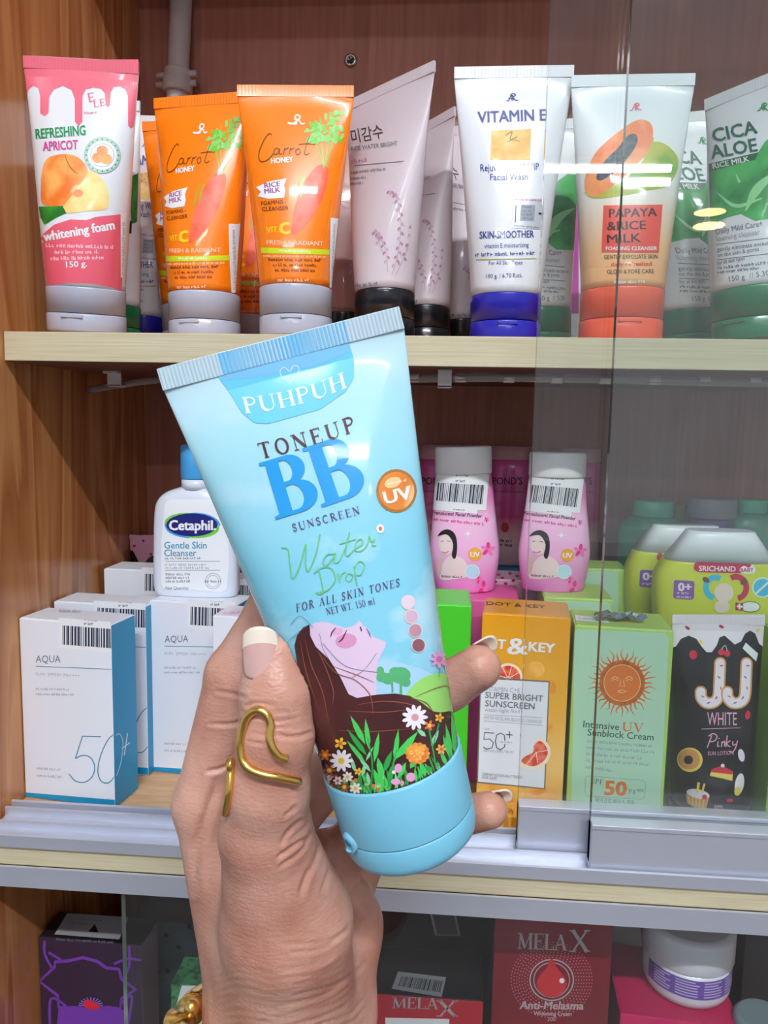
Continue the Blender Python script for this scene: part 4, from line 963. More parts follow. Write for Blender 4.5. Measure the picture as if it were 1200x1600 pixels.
GBX = carton('cream_carton', 'plain bright green carton behind the sunscreen tube, left of the orange carton', (668, 1290), (726, 1292), (650, 944), 0.512, 0.512, 0.05, ZL, paper('carton_green', (70, 200, 40)), paper('carton_green_side', (60, 180, 36)), paper('carton_green_top', (84, 210, 60)))
# sunblock cartons
SBG = paper('carton_pale_green', (178, 212, 110)); SBP = paper('carton_mint_panel', (180, 218, 190)); ORI = mat('orange_ink', (226, 118, 40), .4); DGN = mat('forest_ink', (40, 80, 62), .4)
def sun_art(o):
    a = fart(o, 'front', 'illustration')
    a.poly([(903, 983), (1038, 989), (1044, 994), (1045, 1002), (1031, 1264), (893, 1253), (898, 995), (899, 986)], SBP, 1)
    cx, cy = 972, 1067
    for i in range(36):
        an = i/36*6.283; r0, r1 = 28, (55 if i % 2 else 48); w1 = 3.2
        k = 4*math.sin(i*1.7); ca, sa = math.cos(an), math.sin(an)
        pts = [(cx+ca*r-sa*kk, cy+(sa*r+ca*kk)*1.0) for r, kk in ((r0, 0), (r0+8, k*.5), (r0+16, -k*.5), (r1, k*.4))]
        a.line(pts, [4.2, 3.0, 2.0, .4], ORI, 2, 4)
    a.ell(cx, cy, 36, 36, ORI, 2); a.ring(cx, cy, 28.5, 28.5, 1, mat('sun_line', (248, 205, 150), .4), 3); SL = mat('sun_line')
    for sx in (-1, 1):
        a.line([(cx+sx*5, cy-6), (cx+sx*11, cy-10), (cx+sx*17, cy-6)], 1.1, SL, 3, 4); a.line([(cx+sx*6, cy-3), (cx+sx*11, cy-6), (cx+sx*16, cy-3)], .8, SL, 3, 4)
    a.line([(cx-2, cy-4), (cx-4, cy+5), (cx+4, cy+5), (cx+2, cy-4)], 1, SL, 3); a.line([(cx-7, cy+13), (cx, cy+11), (cx+7, cy+13), (cx, cy+16), (cx-7, cy+13)], 1, SL, 3)
    pts = [(918, 1212), (1004, 1219), (1009, 1224), (1007, 1246), (1002, 1249), (918, 1243), (914, 1238), (915, 1216), (918, 1212)]
    a.line(pts, .9, LGREY, 3)
    a.to('lettering'); a.text('Intensive', (911, 1136), (967, 1141), 10.5, DGN, 0.005); a.serif('UV', (972, 1142), (1006, 1144), 14, ORI); a.text('Sunblock Cream', (918, 1149), (1021, 1157), 10.5, DGN, 0.005)
    for i in range(5): a.tiny((917-i*.5, 1160+i*10), ((1019, 1024, 1004, 1016, 957)[i], 1168+i*9.6), 5, LGREY, 40+i)
    a.serif('SPF', (924, 1224), (942, 1226), 8, GREY); a.text('50', (945, 1241), (978, 1243), 21, ORI, 0.04); a.serif('PA', (982, 1240), (993, 1241), 7, GREY); a.text('***', (994, 1241), (1005, 1242), 9, GREY)
    a.text('메이크업 베이스 겸용', (930, 1253), (991, 1258), 6.5, GREY); a.tiny((932, 1260), (987, 1264), 3, LGREY, 5)
    return a
SB1 = carton('sunblock_carton', 'pale green sunblock carton with orange sun face, the front one behind the glass', (884, 1262), (1035, 1275), (891, 977), 0.503, 0.497, 0.045, ZL, SBG, SBG, SBG, 'pale green sunblock cartons')
sa = sun_art(SB1); sa.build(SB1.t)
a = fart(SB1, 'top', 'sticker'); a.quad([(899, 961), (948, 966), (952, 974), (900, 969)], mat('label_white'), 1); a.tiny((903, 967), (946, 971), 3, LGREY, 3, 2); a.text('Sunblock', (952, 970), (992, 974), 5, ORI); a.build(SB1.t)
SB2 = carton('sunblock_carton', 'pale green sunblock carton under the right facial powder bottle', (838, 1200), (945, 1205), (838, 933), 0.562, 0.560, 0.055, ZL, SBG, SBG, SBG, 'pale green sunblock cartons'); ap(SB2, sa.acc)
SB3 = carton('sunblock_carton', 'pale green sunblock carton in the back, between powder bottle and yellow bottles', (896, 1150), (970, 1152), (893, 888), 0.632, 0.632, 0.04, ZL, SBG, SBP, SBG, 'pale green sunblock cartons')
a = fart(SB3, 'front', 'illustration'); a.quad([(900, 892), (966, 893), (966, 1100), (900, 1100)], SBP, 1)
for i in range(13):
    an = math.pi+i/12*math.pi; a.line([(920+14*math.cos(an), 938+14*math.sin(an)), (920+27*math.cos(an), 938+27*math.sin(an))], [4, .5], mat('olive_ink'), 2)
a.ell(920, 938, 15, 15, mat('olive_ink'), 2); a.build(SB3.t)
# pink cartons under the left powder bottle and behind
PKC = paper('carton_hot_pink', (226, 96, 160)); PKD = paper('carton_pink_dotted', (236, 190, 214))
PB1 = carton('cream_carton', 'hot pink carton under the left facial powder bottle', (690, 1200), (800, 1205), (690, 935), 0.568, 0.564, 0.06, ZL, PKC, PKC, PKC)
PB2 = carton('cream_carton', 'pale pink carton with magenta dots between the two powder bottles', (756, 1150), (842, 1150), (752, 905), 0.632, 0.632, 0.04, ZL, PKD, PKD, PKD)
a = fart(PB2, 'top', 'illustration')
for q in ((779, 898), (797, 896), (770, 903), (785, 903), (808, 900)): a.ell(q[0], q[1], 3.2, 2, MAG, 1, n=10)
a.build(PB2.t)
a = fart(PB2, 'front', 'illustration')
for q in ((774, 909), (790, 912), (802, 907), (765, 920), (784, 924)): a.ell(q[0], q[1], 3.0, 2.4, MAG, 1, n=10)
a.build(PB2.t)
# powder bottles
PW1 = powder_bottle('pink facial powder bottle with white cap, next to the held sunscreen tube', 726, 697, 740, 926, 43.5, 45, 54, 46, 0.60, PB1.top_z+0.0008, -2)
pa = powder_art(PW1); pa.build(PW1.t)
PW2 = powder_bottle('pink facial powder bottle with white cap, cut by the rear glass edge', 863, 706, 747, 934, 43.5, 45, 55, 48, 0.592, SB2.top_z+0.0008, 9)
share(PW2, pa.acc)
# slim magenta cream bottles at the back
PON = grad('magenta_bottle', [(0.0, (236, 190, 200)), (0.22, (240, 200, 205)), (0.45, (200, 70, 140)), (1.0, (206, 90, 160))], 2, 0.0, 0.1, 0.3, 0.4); PONC = mat('cap_dusty_pink', (200, 150, 160), .35, coat=.3)
def back_bottle(label, cx, ytop, ycap, hw, Y, Zb, lett):
    base = atY((cx, ytop), Y); top_z = base[2]; base[2] = Zb; s = float(base @ CF)/FPX; H = top_z-Zb; hb = H-(ycap-ytop)*s; r = hw*s
    Mx = Matrix.Translation(base); t = thing('cream_bottle', label, 'bottle', Mx, 'magenta bottles in the back row')
    lf = Loft([(0, r*.95, r*.6), (0.002, r, r*.64), (hb*.6, r*.98, r*.62), (hb*.9, r*.86, r*.6), (hb-.001, r*.84, r*.6), (hb, r*.8, r*.55)]); lf.mesh('bottle_body', PON, t, 40)
    Loft([(hb, r*.86, r*.62), (hb+.001, r*.9, r*.65), (H-.001, r*.9, r*.65), (H, r*.85, r*.6)]).mesh('cap', PONC, t, 40)
    o = Carton(); o.t, o.M, o.surf = t, Mx, lf.surf(hb, 0); a = art(o, 'lettering', maxpx=8)
    PLM = mat('plum_ink'); a.text("POND'S", (cx-29, 757), (cx+17, 757), 11, PLM, 0.01); a.line([(cx-28, 768), (cx+20, 769)], .8, PLM); a.tiny((cx-22, 790), (cx+15, 786), 6, mat('magenta_ink'), 5); a.serif('BB', (cx-18, 808), (cx, 807), 10, mat('magenta_ink')); a.tiny((cx-22, 846), (cx+2, 848), 5, INK, 7); a.tiny((cx-22, 853), (cx+2, 854), 5, INK, 8)
    a.to('illustration'); a.ell(cx-10, 824, 6, 8, mat('red_ink', (190, 50, 60), .4), 2); a.build(t)
# they stand on two cartons hidden behind the front rows
HB1 = carton('cream_carton', 'low blue carton in the back row carrying the magenta bottles', (640, 1100), (960, 1104), (640, 884), 0.688, 0.688, 0.05, ZL, AQB, AQB, AQB)
back_bottle('magenta cream bottle half hidden behind the left powder bottle', 688, 694, 717, 34, 0.712, HB1.top_z+0.0008, 0)
back_bottle('magenta cream bottle in full view between the two powder bottles', 799, 696, 718, 34, 0.712, HB1.top_z+0.0008, 0)
back_bottle('magenta cream bottle seen through glass right of the right powder bottle', 908, 700, 722, 34, 0.712, HB1.top_z+0.0008, 0)

# yellow baby powder flasks
YEL = mat('flask_yellow_green', (206, 214, 70), .35, coat=.35); FWH = mat('flask_white', (222, 228, 234), .35, coat=.35)
def flask(label, cx, ytop, yshoulder, ymid, ybot, hwt, hws, hwm, Y, Zb, deco):
    top = atY((cx, ytop), Y); base = top.copy(); base[2] = Zb; s = float(base @ CF)/FPX; H = top[2]-Zb
    zz = lambda y: H-(y-ytop)*s; d = 0.017
    Mx = Matrix.Translation(base); t = thing('powder_flask', label, 'bottle', Mx, 'yellow baby powder flasks')
    lf = Loft([(0, hwm*s*.80, d*.9, 3), (max(zz(ybot), .002), hwm*s*.82, d, 3), (zz(ymid+40), hwm*s*.97, d*1.05, 3), (zz(ymid), hwm*s, d*1.05, 3), (zz((ymid+yshoulder)/2), hwm*s*.985, d*1.03, 3), (zz(yshoulder), hws*s, d, 3)], 4)
    lf.mesh('flask_body', YEL, t, 56)
    lt = Loft([(zz(yshoulder), hws*s*1.0, d*1.0, 3), (zz(ytop+6), hwt*s*1.05, d*.8, 3), (zz(ytop+1), hwt*s, d*.72, 3), (H, hwt*s*.97, d*.66, 3)]); lt.mesh('flask_cap', FWH, t, 56)
    o = Carton(); o.t, o.M, o.surf = t, Mx, lf.surf(zz(yshoulder), 0)
    return o
HB2 = carton('cream_carton', 'dark carton in the back row carrying green capped bottles', (964, 1150), (1260, 1160), (964, 950), 0.668, 0.66, 0.07, ZL, paper('carton_dark', (60, 54, 60)), None, None)
HB3 = carton('cream_carton', 'low green carton under the yellow baby powder flasks', (1000, 1230), (1240, 1235), (1000, 1085), 0.56, 0.56, 0.09, ZL, SBG, None, None)
FL1 = flask('yellow baby powder flask with white top, the large front one at the right edge', 1125, 828, 874, 915, 1060, 50, 82, 95, 0.575, HB3.top_z+0.0008, 1)
a = art(FL1, 'illustration'); RB = mat('ribbon_crimson', (196, 44, 84), .35); LIL = mat('lilac_badge', (140, 90, 170), .35); CYB = mat('bubble_cyan', (70, 190, 224), .35)
a.poly([(1085, 880), (1090, 878), (1170, 881), (1178, 884), (1176, 894), (1168, 896), (1092, 894), (1084, 890)], RB, 2); a.poly([(1155, 890), (1162, 884), (1170, 887), (1175, 882), (1180, 890), (1176, 896), (1160, 896)], WHITE, 3, 3)
a.poly([(1053, 908), (1056, 906), (1083, 908), (1085, 911), (1084, 934), (1081, 937), (1054, 935), (1052, 932)], LIL, 2); a.to('lettering'); a.text('SRICHAND', (1092, 892), (1149, 893), 8, WHITE, 0.02); a.text('BABY', (1157, 894), (1177, 893), 6, RB, 0.02, layer=5); a.text('0+', (1060, 923), (1080, 923), 12, WHITE, 0.04); a.tiny((1058, 928), (1080, 929), 4, WHITE, 2); a.tiny((1057, 934), (1081, 935), 4, WHITE, 3)
a.to('illustration'); a.ring(1118, 918, 15, 16, 9, CYB, 2, 0, 100, 300); a.ring(1150, 918, 16, 17, 9, RB, 2, 0, 240, 440)
a.ell(1131, 926, 15, 15, mat('soft_pink_print', (236, 214, 204), .4), 4); a.ell(1128, 948, 12, 10, mat('soft_pink_print'), 3); a.ell(1103, 906, 6, 4, mat('brown_print', (120, 80, 60), .4), 3, 30); a.ell(1162, 909, 6, 4, mat('brown_print'), 3, -30)
a.ell(1191, 918, 16, 16, WHITE, 2); a.ell(1191, 918, 14, 14, CYB, 3); a.line([(1180, 928), (1202, 908)], 3, WHITE, 4); a.ell(1172, 948, 15, 8, WHITE, 3); a.ring(1172, 948, 15, 8, 1, DGN, 4); a.quad([(1149, 941), (1161, 942), (1161, 954), (1149, 953)], RB, 4); a.line([(1155, 943), (1155, 952)], 3, WHITE, 5); a.line([(1151, 947), (1160, 948)], 3, WHITE, 5)
a.build(FL1.t)
FL2 = flask('yellow baby powder flask with white top, the one half hidden behind its twin', 1070, 819, 860, 905, 1040, 48, 74, 86, 0.63, HB3.top_z+0.0008, 0)
a = art(FL2, 'illustration'); a.poly([(1000, 892), (1003, 890), (1030, 892), (1032, 895), (1031, 917), (1028, 919), (1001, 917), (999, 914)], LIL, 2); a.ell(1031, 870, 5, 6, mat('red_ink'), 2); a.to('lettering'); a.text('0+', (1005, 906), (1026, 906), 11, WHITE, 0.04); a.tiny((1003, 914), (1028, 915), 4, WHITE, 2); a.build(FL2.t)
# round shouldered bottles behind the flasks
def round_bottle(label, cx, ytop, ycap, hwc, hwb, Y, Zb, mb, mc):
    top = atY((cx, ytop), Y); base = top.copy(); base[2] = Zb; s = float(base @ CF)/FPX; H = top[2]-Zb; hb = H-(ycap-ytop)*s
    t = thing('lotion_bottle', label, 'bottle', Matrix.Translation(base))
    r, c = hwb*s, hwc*s
    Loft([(0, r*.92, r*.6), (.002, r, r*.65), (hb*.78, r, r*.65), (hb*.9, r*.93, r*.62), (hb*.97, r*.75, r*.55), (hb, c*.9, c*.7)], 3).mesh('bottle_body', mb, t, 40)
    Loft([(hb, c*.97, c*.75), (hb+.001, c, c*.78), (H-.001, c, c*.78), (H, c*.95, c*.74)]).mesh('cap', mc, t, 40)
GB, GC = mat('bottle_sea_green', (60, 180, 150), .3, coat=.4), mat('cap_sea_green', (84, 204, 170), .35, coat=.3)
round_bottle('sea green bottle with green cap, left of the grey capped bottle', 1021, 782, 806, 31, 50, 0.69, HB2.top_z+.0008, GB, GC)
round_bottle('sea green bottle with green cap, at the right edge behind the big flask', 1176, 780, 801, 22, 46, 0.69, HB2.top_z+.0008, mat('bottle_pale_green', (110, 190, 165), .3, coat=.4), GC)
round_bottle('violet bottle with broad grey cap behind the big yellow flask', 1114, 778, 808, 36, 38, 0.675, HB2.top_z+.0008, mat('bottle_violet', (120, 104, 170), .3, coat=.4), mat('cap_grey', (150, 152, 166), .4))
round_bottle('small olive capped bottle between green and violet bottles', 1064, 788, 812, 10, 13, 0.70, HB2.top_z+.0008, mat('bottle_olive', (150, 140, 90), .4), mat('cap_olive', (150, 150, 80), .4))

# black sun lotion tube with icing print
JJ = squeeze_tube('lotion_tube', 'black sun lotion tube with white icing top and donut letters', (1050, 962), (1195, 961), 1046, 1166, 0.521, 0.512, 0.507, JB, JB, None, hc=0.018, Zb=ZL, ycap=1290, crimp_mat=JWH, crimp=0.006, bulge=1.3)
a = art(JJ, 'illustration'); DON = mat('donut_tan', (214, 150, 84), .35); YW = mat('pastry_yellow', (238, 206, 90), .35); CHR = mat('cherry_red', (206, 40, 60), .3)
a.poly([(1044, 960), (1204, 960), (1192, 1010), (1186, 1006), (1180, 990), (1172, 985), (1164, 990), (1158, 1002), (1148, 1007), (1140, 1000), (1132, 993), (1124, 996), (1120, 1008), (1112, 1019), (1104, 1019), (1096, 1010), (1088, 998), (1076, 993), (1064, 998), (1056, 1010), (1050, 1012)], JWH, 1)
for q in ((1074, 981, 40), (1127, 979, 30), (1095, 966, -10), (1179, 968, -10)): a.ell(q[0], q[1], 4.5, 2.4, MAG, 2, q[2], 10)
for q in ((1095, 1003, 60), (1184, 985, -50), (1168, 975, 20)): a.ell(q[0], q[1], 4, 2.4, YW, 2, q[2], 10)
a.ell(1083, 1023, 6, 7, CHR, 2); a.ell(1127, 1019, 5, 5, CHR, 2); a.ell(1136, 1021, 5, 5, CHR, 2); a.line([(1127, 1015), (1133, 1008), (1136, 1017)], .8, WHITE, 2, 3)
for x in (0, 41):
    pts = [(1125+x, 1036), (1124+x, 1062), (1122+x, 1088), (1115+x, 1097), (1104+x, 1098), (1096+x, 1090), (1095+x, 1081)]
    a.line(pts, 19, DON, 2+(x > 0)*2, 6); a.line(pts, 14, JWH, 3+(x > 0)*2, 6)
    for q in (pts[0], pts[-1]): a.ell(q[0], q[1], 9.5, 9.5, DON, 2+(x > 0)*2, n=16); a.ell(q[0], q[1], 7, 7, JWH, 3+(x > 0)*2, n=16)
    for i, q in enumerate(((1127, 1040), (1123, 1058), (1126, 1075), (1119, 1090), (1107, 1098), (1098, 1088))): a.ell(q[0]+x, q[1], 3, 1.2, (MAG, LIL, PINK)[i % 3], 6, 40*i, 8)
a.ell(1078, 1187, 20, 19, YW, 2, 10); a.ell(1077, 1186, 17, 16, DON, 3, 10); a.ell(1076, 1187, 7, 7, JB, 4)
a.poly([(1112, 1202), (1128, 1196), (1145, 1205), (1144, 1220), (1128, 1216), (1109, 1212)], YW, 2); a.poly([(1112, 1202), (1128, 1196), (1145, 1205), (1144, 1210), (1110, 1206)], CHR, 3); a.ell(1129, 1196, 3, 3, WHITE, 4, n=8)
a.poly([(1072, 1240), (1090, 1236), (1108, 1245), (1104, 1262), (1092, 1266), (1074, 1254)], DON, 2)
for i in range(5): a.line([(1076+i*6, 1244+i*1.2), (1078+i*5, 1256+i*1.6)], 1.6, YW, 3)
a.ell(1091, 1240, 18, 7, JWH, 4, 12); a.line([(1090, 1238), (1092, 1222)], 4, YW, 5); a.line([(1097, 1238), (1101, 1224)], 3, YW, 5); a.ell(1101, 1245, 4, 4, CHR, 6, n=10)
a.ell(1168, 1117, 4, 7, CHR, 2, 10); a.ell(1158, 1180, 5, 10, JWH, 2, -10); a.ell(1155, 1225, 7, 17, JWH, 2, 10); a.ell(1152, 1236, 5, 7, YW, 3, 10); a.ell(1138, 1251, 3, 3, CHR, 2, n=8); a.ell(1142, 1250, 3, 3, CHR, 2, n=8); a.quad([(1165, 1004), (1184, 1021), (1181, 1033), (1160, 1013)], STICK, 3)
a.to('lettering'); a.text('WHITE', (1105, 1133), (1151, 1133), 20, JPK, 0.0); a.line([(1096, 1139), (1157, 1137)], .8, JPK)
for st in ([(1105, 1168), (1109, 1157), (1112, 1149)], [(1107, 1150), (1114, 1146), (1120, 1150), (1117, 1157), (1109, 1159)], [(1122, 1158), (1121, 1166), (1124, 1165)], [(1123, 1153), (1124, 1154)], [(1127, 1167), (1128, 1158), (1128, 1161), (1132, 1158), (1132, 1166)], [(1136, 1149), (1134, 1167)], [(1141, 1157), (1135, 1162), (1141, 1167)], [(1145, 1158), (1145, 1164), (1150, 1162)], [(1152, 1157), (1149, 1168), (1144, 1175), (1139, 1173)]):
    a.line(st, 1.6, JPK, 3, 4)
a.text('SUN LOTION', (1106, 1180), (1146, 1179), 6, JPK, 0.0); a.text('50ML', (1116, 1263), (1130, 1263), 5, JPK)
a.build(JJ.t)
BRB = carton('cream_carton', 'brown and gold carton right of the black lotion tube', (1172, 1285), (1192, 1286), (1180, 985), 0.54, 0.54, 0.05, ZL, grad('carton_bronze', [(0, (84, 50, 36)), (.5, (96, 62, 40)), (.75, (170, 130, 60)), (1, (110, 90, 50))], 2, 0, .14), None, None)
GRB = carton('cream_carton', 'leaf green carton at the right picture edge', (1194, 1296), (1260, 1302), (1202, 990), 0.50, 0.50, 0.05, ZL, paper('carton_leaf_green', (150, 200, 70)), None, None)
# crumpled foil strip lying on the front sunblock carton
fp = atY((968, 960), 0.52); rd = random.Random(3); v = []; f = []
for i in range(9):
    for j in range(4):
        v.append((fp[0]-0.016+0.032*i/8+rd.uniform(-.0006, .0006), 0.512+0.010*j/3+rd.uniform(-.0006, .0006), SB1.top_z+0.0012+0.0045*abs(math.sin(i*.9+j))+rd.uniform(0, .0015)))
for i in range(8):
    for j in range(3): f.append((i*4+j, (i+1)*4+j, (i+1)*4+j+1, i*4+j+1))
o = pyobj('foil_strip', v, f, mat('foil_grey', (150, 160, 176), .25, metal=.6)); tag(o, 'small crumpled silvery foil strip on top of the front sunblock carton', 'wrapper')
sm = o.modifiers.new('thick', 'SOLIDIFY'); sm.thickness = 0.0006
# white and magenta carton on the upper shelf, behind the papaya tube
NB = carton('cleanser_carton', 'narrow white carton with magenta panels, left behind the papaya tube', (880, 500), (942, 500), (878, 168), 0.69, 0.69, 0.04, ZS, AQW, AQW, AQW)
a = fart(NB, 'front', 'lettering'); MG = mat('magenta_panel', (206, 60, 170), .4)
a.quad([(878, 187), (904, 187), (904, 214), (878, 214)], MG, 1); a.quad([(893, 230), (904, 230), (904, 490), (893, 490)], MG, 1); a.line([(882, 194), (890, 192), (891, 201), (884, 202), (891, 208)], 1.8, WHITE, 3, 3); a.line([(895, 192), (902, 193), (896, 199), (902, 204), (895, 208)], 1.8, WHITE, 3, 3); a.tiny((884, 183), (898, 183), 5, MG, 2); a.build(NB.t)
# ------------------------------------------------------------------ dark lower compartment
PUR = paper('carton_dark_purple', (52, 36, 56)); PUL = mat('purple_print', (112, 58, 160), .35, coat=.2); BLK = paper('carton_black', (26, 22, 26)); TLB = mottled('carton_teal_spotted', (70, 88, 98), (84, 104, 112), 30)
LP = carton('cream_carton', 'dark purple ornamented carton in the lower compartment, lower left', (66, 1640), (224, 1650), (56, 1463), 0.513, 0.510, 0.030, ZFLOOR, PUR, paper('carton_mauve_side', (110, 92, 108)), BLK)
a = fart(LP, 'front', 'illustration')
def sym(pts): return pts
a.line([(60, 1532), (86, 1510), (86, 1503), (108, 1501), (130, 1496), (152, 1502), (166, 1512), (186, 1514), (190, 1530), (212, 1546), (190, 1560), (188, 1576), (170, 1574), (142, 1578), (116, 1574), (92, 1574), (90, 1555), (60, 1534)], 5, PUL, 2)
for pts in ([(70, 1470), (70, 1490), (82, 1514)], [(202, 1478), (202, 1508), (194, 1526)], [(78, 1600), (80, 1560), (104, 1572)], [(200, 1600), (206, 1556), (188, 1570)], [(76, 1488), (96, 1500)], [(178, 1506), (200, 1498), (220, 1500)]): a.line(pts, 4, PUL, 2, 5)
a.poly([(92, 1575), (200, 1578), (204, 1640), (84, 1640)], PUL, 1)
for i in range(11): an = math.pi+i/10*math.pi; a.line([(142+10*math.cos(an), 1571+7*math.sin(an)), (142+19*math.cos(an), 1571+13*math.sin(an))], 1.5, mat('violet_glow', (150, 110, 200), .4), 3)
a.poly([(132, 1565), (140, 1562), (156, 1571), (150, 1577), (134, 1575)], CHR, 4, 3)
a.to('lettering'); a.tiny((88, 1469), (180, 1474), 4, GREY, 5); a.build(LP.t)
a = fart(LP, 'top', 'sticker'); a.quad([(105, 1427), (201, 1433), (186, 1468), (85, 1460)], mat('grey_paper', (150, 150, 156), .5), 1); a.tiny((108, 1436), (160, 1440), 3, GREY, 1, 2); a.tiny((106, 1443), (140, 1446), 3, GREY, 2, 2); a.poly([(138, 1456), (148, 1444), (154, 1457)], INK, 2); a.build(LP.t)
TB = carton('soap_carton', 'slate teal spotted carton behind the wrist, lower left', (212, 1640), (340, 1646), (206, 1436), 0.60, 0.595, 0.06, ZFLOOR, TLB, TLB, paper('carton_slate_top', (84, 78, 84)))
a = fart(TB, 'front', 'illustration')
for q in ((260, 1461), (296, 1448), (224, 1476), (279, 1480), (242, 1495), (298, 1500), (262, 1517), (245, 1520)): a.ell(q[0], q[1], 4, 4, INK, 2, n=10)
a.poly([(300, 1500), (330, 1496), (330, 1520), (292, 1520)], GREY, 1); a.build(TB.t)
WG = carton('soap_carton', 'white carton with green leaf print beside the gold bangle', (268, 1650), (350, 1652), (283, 1540), 0.50, 0.50, 0.03, ZFLOOR, mottled('leaf_mosaic', (30, 84, 52), (80, 150, 100), 160, .4, .2), None, None)
a = fart(WG, 'front', 'lettering'); a.poly([(284, 1540), (345, 1540), (345, 1600), (264, 1600)], mat('label_white'), 1)
for i in range(5): a.tiny((292+i*-2, 1552+i*6), (325, 1551+i*6), 3, GREY, i); 
a.build(WG.t)
MEL = grad('carton_melasma_red', [(0, (120, 20, 40)), (.35, (150, 18, 36)), (.7, (112, 10, 26)), (1, (130, 16, 36))], 2, 0.02, 0.22, .3, .3, .3, 20); MER = paper('carton_red', (180, 24, 44)); SIL = mat('silver_ink', (190, 180, 184), .35, metal=.3)
BK2 = carton('cream_carton', 'black carton at the back of the lower compartment, left of the tall red carton', (560, 1640), (762, 1650), (560, 1385), 0.60, 0.60, 0.06, ZFLOOR, BLK, None, None, Zt=-0.345)
a = fart(BK2, 'front', 'sticker'); a.quad([(671, 1424), (711, 1424), (720, 1463), (680, 1462)], mat('grey_paper'), 1); a.quad([(675, 1427), (709, 1427), (716, 1460), (683, 1459)], mat('sticker_blank', (70, 68, 72), .5), 2); a.build(BK2.t)
ML1 = carton('cream_carton', 'low red carton with silver lettering and barcode sticker, right of the wrist', (575, 1645), (752, 1650), (575, 1552), 0.50, 0.50, 0.05, ZFLOOR, MER, MER, BLK)
a = fart(ML1, 'front', 'lettering'); a.serif('MELA', (612, 1575), (685, 1577), 18, SIL, track=.02); a.serif('X', (682, 1588), (716, 1588), 25, SIL); a.quad([(602, 1590), (702, 1592), (702, 1625), (602, 1622)], STICK, 1); a.build(ML1.t)
a = fart(ML1, 'top', 'barcode_sticker'); a.quad([(622, 1518), (697, 1527), (690, 1558), (612, 1545)], mat('grey_paper'), 1); a.barcode([(628, 1525), (692, 1533), (688, 1551), (622, 1541)], INK, 5, 2); a.build(ML1.t)
ML2 = carton('cream_carton', 'tall red carton with silver lettering and drop emblem in the lower compartment', (765, 1650), (946, 1660), (763, 1405), 0.505, 0.50, 0.06, ZFLOOR, MEL, paper('carton_dark_teal', (50, 56, 66)), MER, Zt=-0.325)
a = fart(ML2, 'front', 'illustration'); DOT = mat('dot_pink', (210, 110, 124), .4)
cx, cy = 862, 1531
for k in range(7):
    r = 38+k*4.2; n = int(r*1.1)
    for i in range(n):
        an = i/n*6.283; a.put([(cx+r*math.cos(an)+dx, cy+r*.93*math.sin(an)+dy) for dx, dy in ((-.9, -.9), (.9, -.9), (.9, .9), (-.9, .9))], [(0, 1, 2), (0, 2, 3)], DOT, 2)
a.ring(cx, cy, 34, 32, 2, SIL, 2); a.ring(cx, cy, 28, 27, 1.4, SIL, 2)
a.poly([(862, 1497), (870, 1512), (882, 1526), (885, 1540), (876, 1554), (862, 1558), (848, 1554), (839, 1540), (842, 1526), (854, 1512)], mat('drop_red', (196, 30, 40), .2, coat=.8), 3, 4); a.ell(878, 1532, 4, 4, WHITE, 4, n=12)
a.to('lettering'); a.serif('MELA', (808, 1482), (886, 1485), 25, SIL, track=.02); a.serif('X', (890, 1487), (922, 1487), 34, SIL)
a.text('Anti-Melasma', (812, 1576), (911, 1577), 12, SIL, 0.02, .15); a.text('Whitening Cream', (834, 1586), (893, 1587), 6, SIL, 0.02); a.text('200', (855, 1595), (868, 1595), 6, SIL); a.build(ML2.t)
MGB = carton('cream_carton', 'magenta carton under the white cream jar', (966, 1640), (1156, 1650), (976, 1585), 0.500, 0.495, 0.075, ZFLOOR, paper('carton_magenta', (196, 20, 90)), None, paper('carton_magenta_top', (184, 14, 80)))
# cream jar
jb = atY((1068, 1570), 0.535); jb[2] = MGB.top_z+0.0008; s = float(jb @ CF)/FPX; r = 66*s
JR = thing('cream_jar', 'white cream jar with purple printed band on the magenta carton', 'jar', Matrix.Translation(jb))
JW = mat('jar_white', (214, 216, 226), .35, coat=.3)
jl = Loft([(0, r*.80, r*.80), (.0015, r*.90, r*.90), (.006, r*.97, r*.97), (.012, r*.985, r*.985), (.027, r*.985, r*.985)]); jl.mesh('jar_body', JW, JR, 64)
Loft([(.027, r*1.0, r*1.0), (.028, r*1.02, r*1.02), (.047, r*1.02, r*1.02), (.0495, r*.98, r*.98), (.051, r*.88, r*.88)]).mesh('jar_lid', JW, JR, 64)
o = Carton(); o.M = Matrix.Translation(jb); o.t = JR; o.surf = jl.surf(.027, 0)
a = art(o, 'label_band'); PRP = mat('purple_band', (112, 80, 168), .35)
uvs = lambda u, v: None
def band(u0, u1, v0, v1, m, lay, part):
    n = max(2, int((u1-u0)*40)); uv = []; fs = []
    for i in range(n+1):
        u = u0+(u1-u0)*i/n; uv += [(u, v0), (u, v1)]
    for i in range(n): fs += [(2*i, 2*i+1, 2*i+2), (2*i+1, 2*i+3, 2*i+2)]
    A = a.acc.setdefault(part, dict(uv=[], lay=[], f=[], mi=[], mats=[])); k = len(A['uv']); A['uv'] += uv; A['lay'] += [lay]*len(uv)
    if m not in A['mats']: A['mats'].append(m)
    A['f'] += [tuple(q+k for q in t_) for t_ in fs]; A['mi'] += [A['mats'].index(m)]*len(fs)
band(.02, .98, .1, .62, PRP, 1, 'label_band')
rd = random.Random(8)
for c0, c1 in ((.06, .2), (.24, .5), (.54, .76), (.8, .95)):
    for i in range(6):
        band(c0, c1-rd.uniform(0, .06), .15+i*.075, .18+i*.075, mat('lilac_ink', (200, 186, 222), .4), 2, 'lettering')
for A in a.acc.values(): A['uv'] = np.array(A['uv'])
a.apply(JR, a.acc)
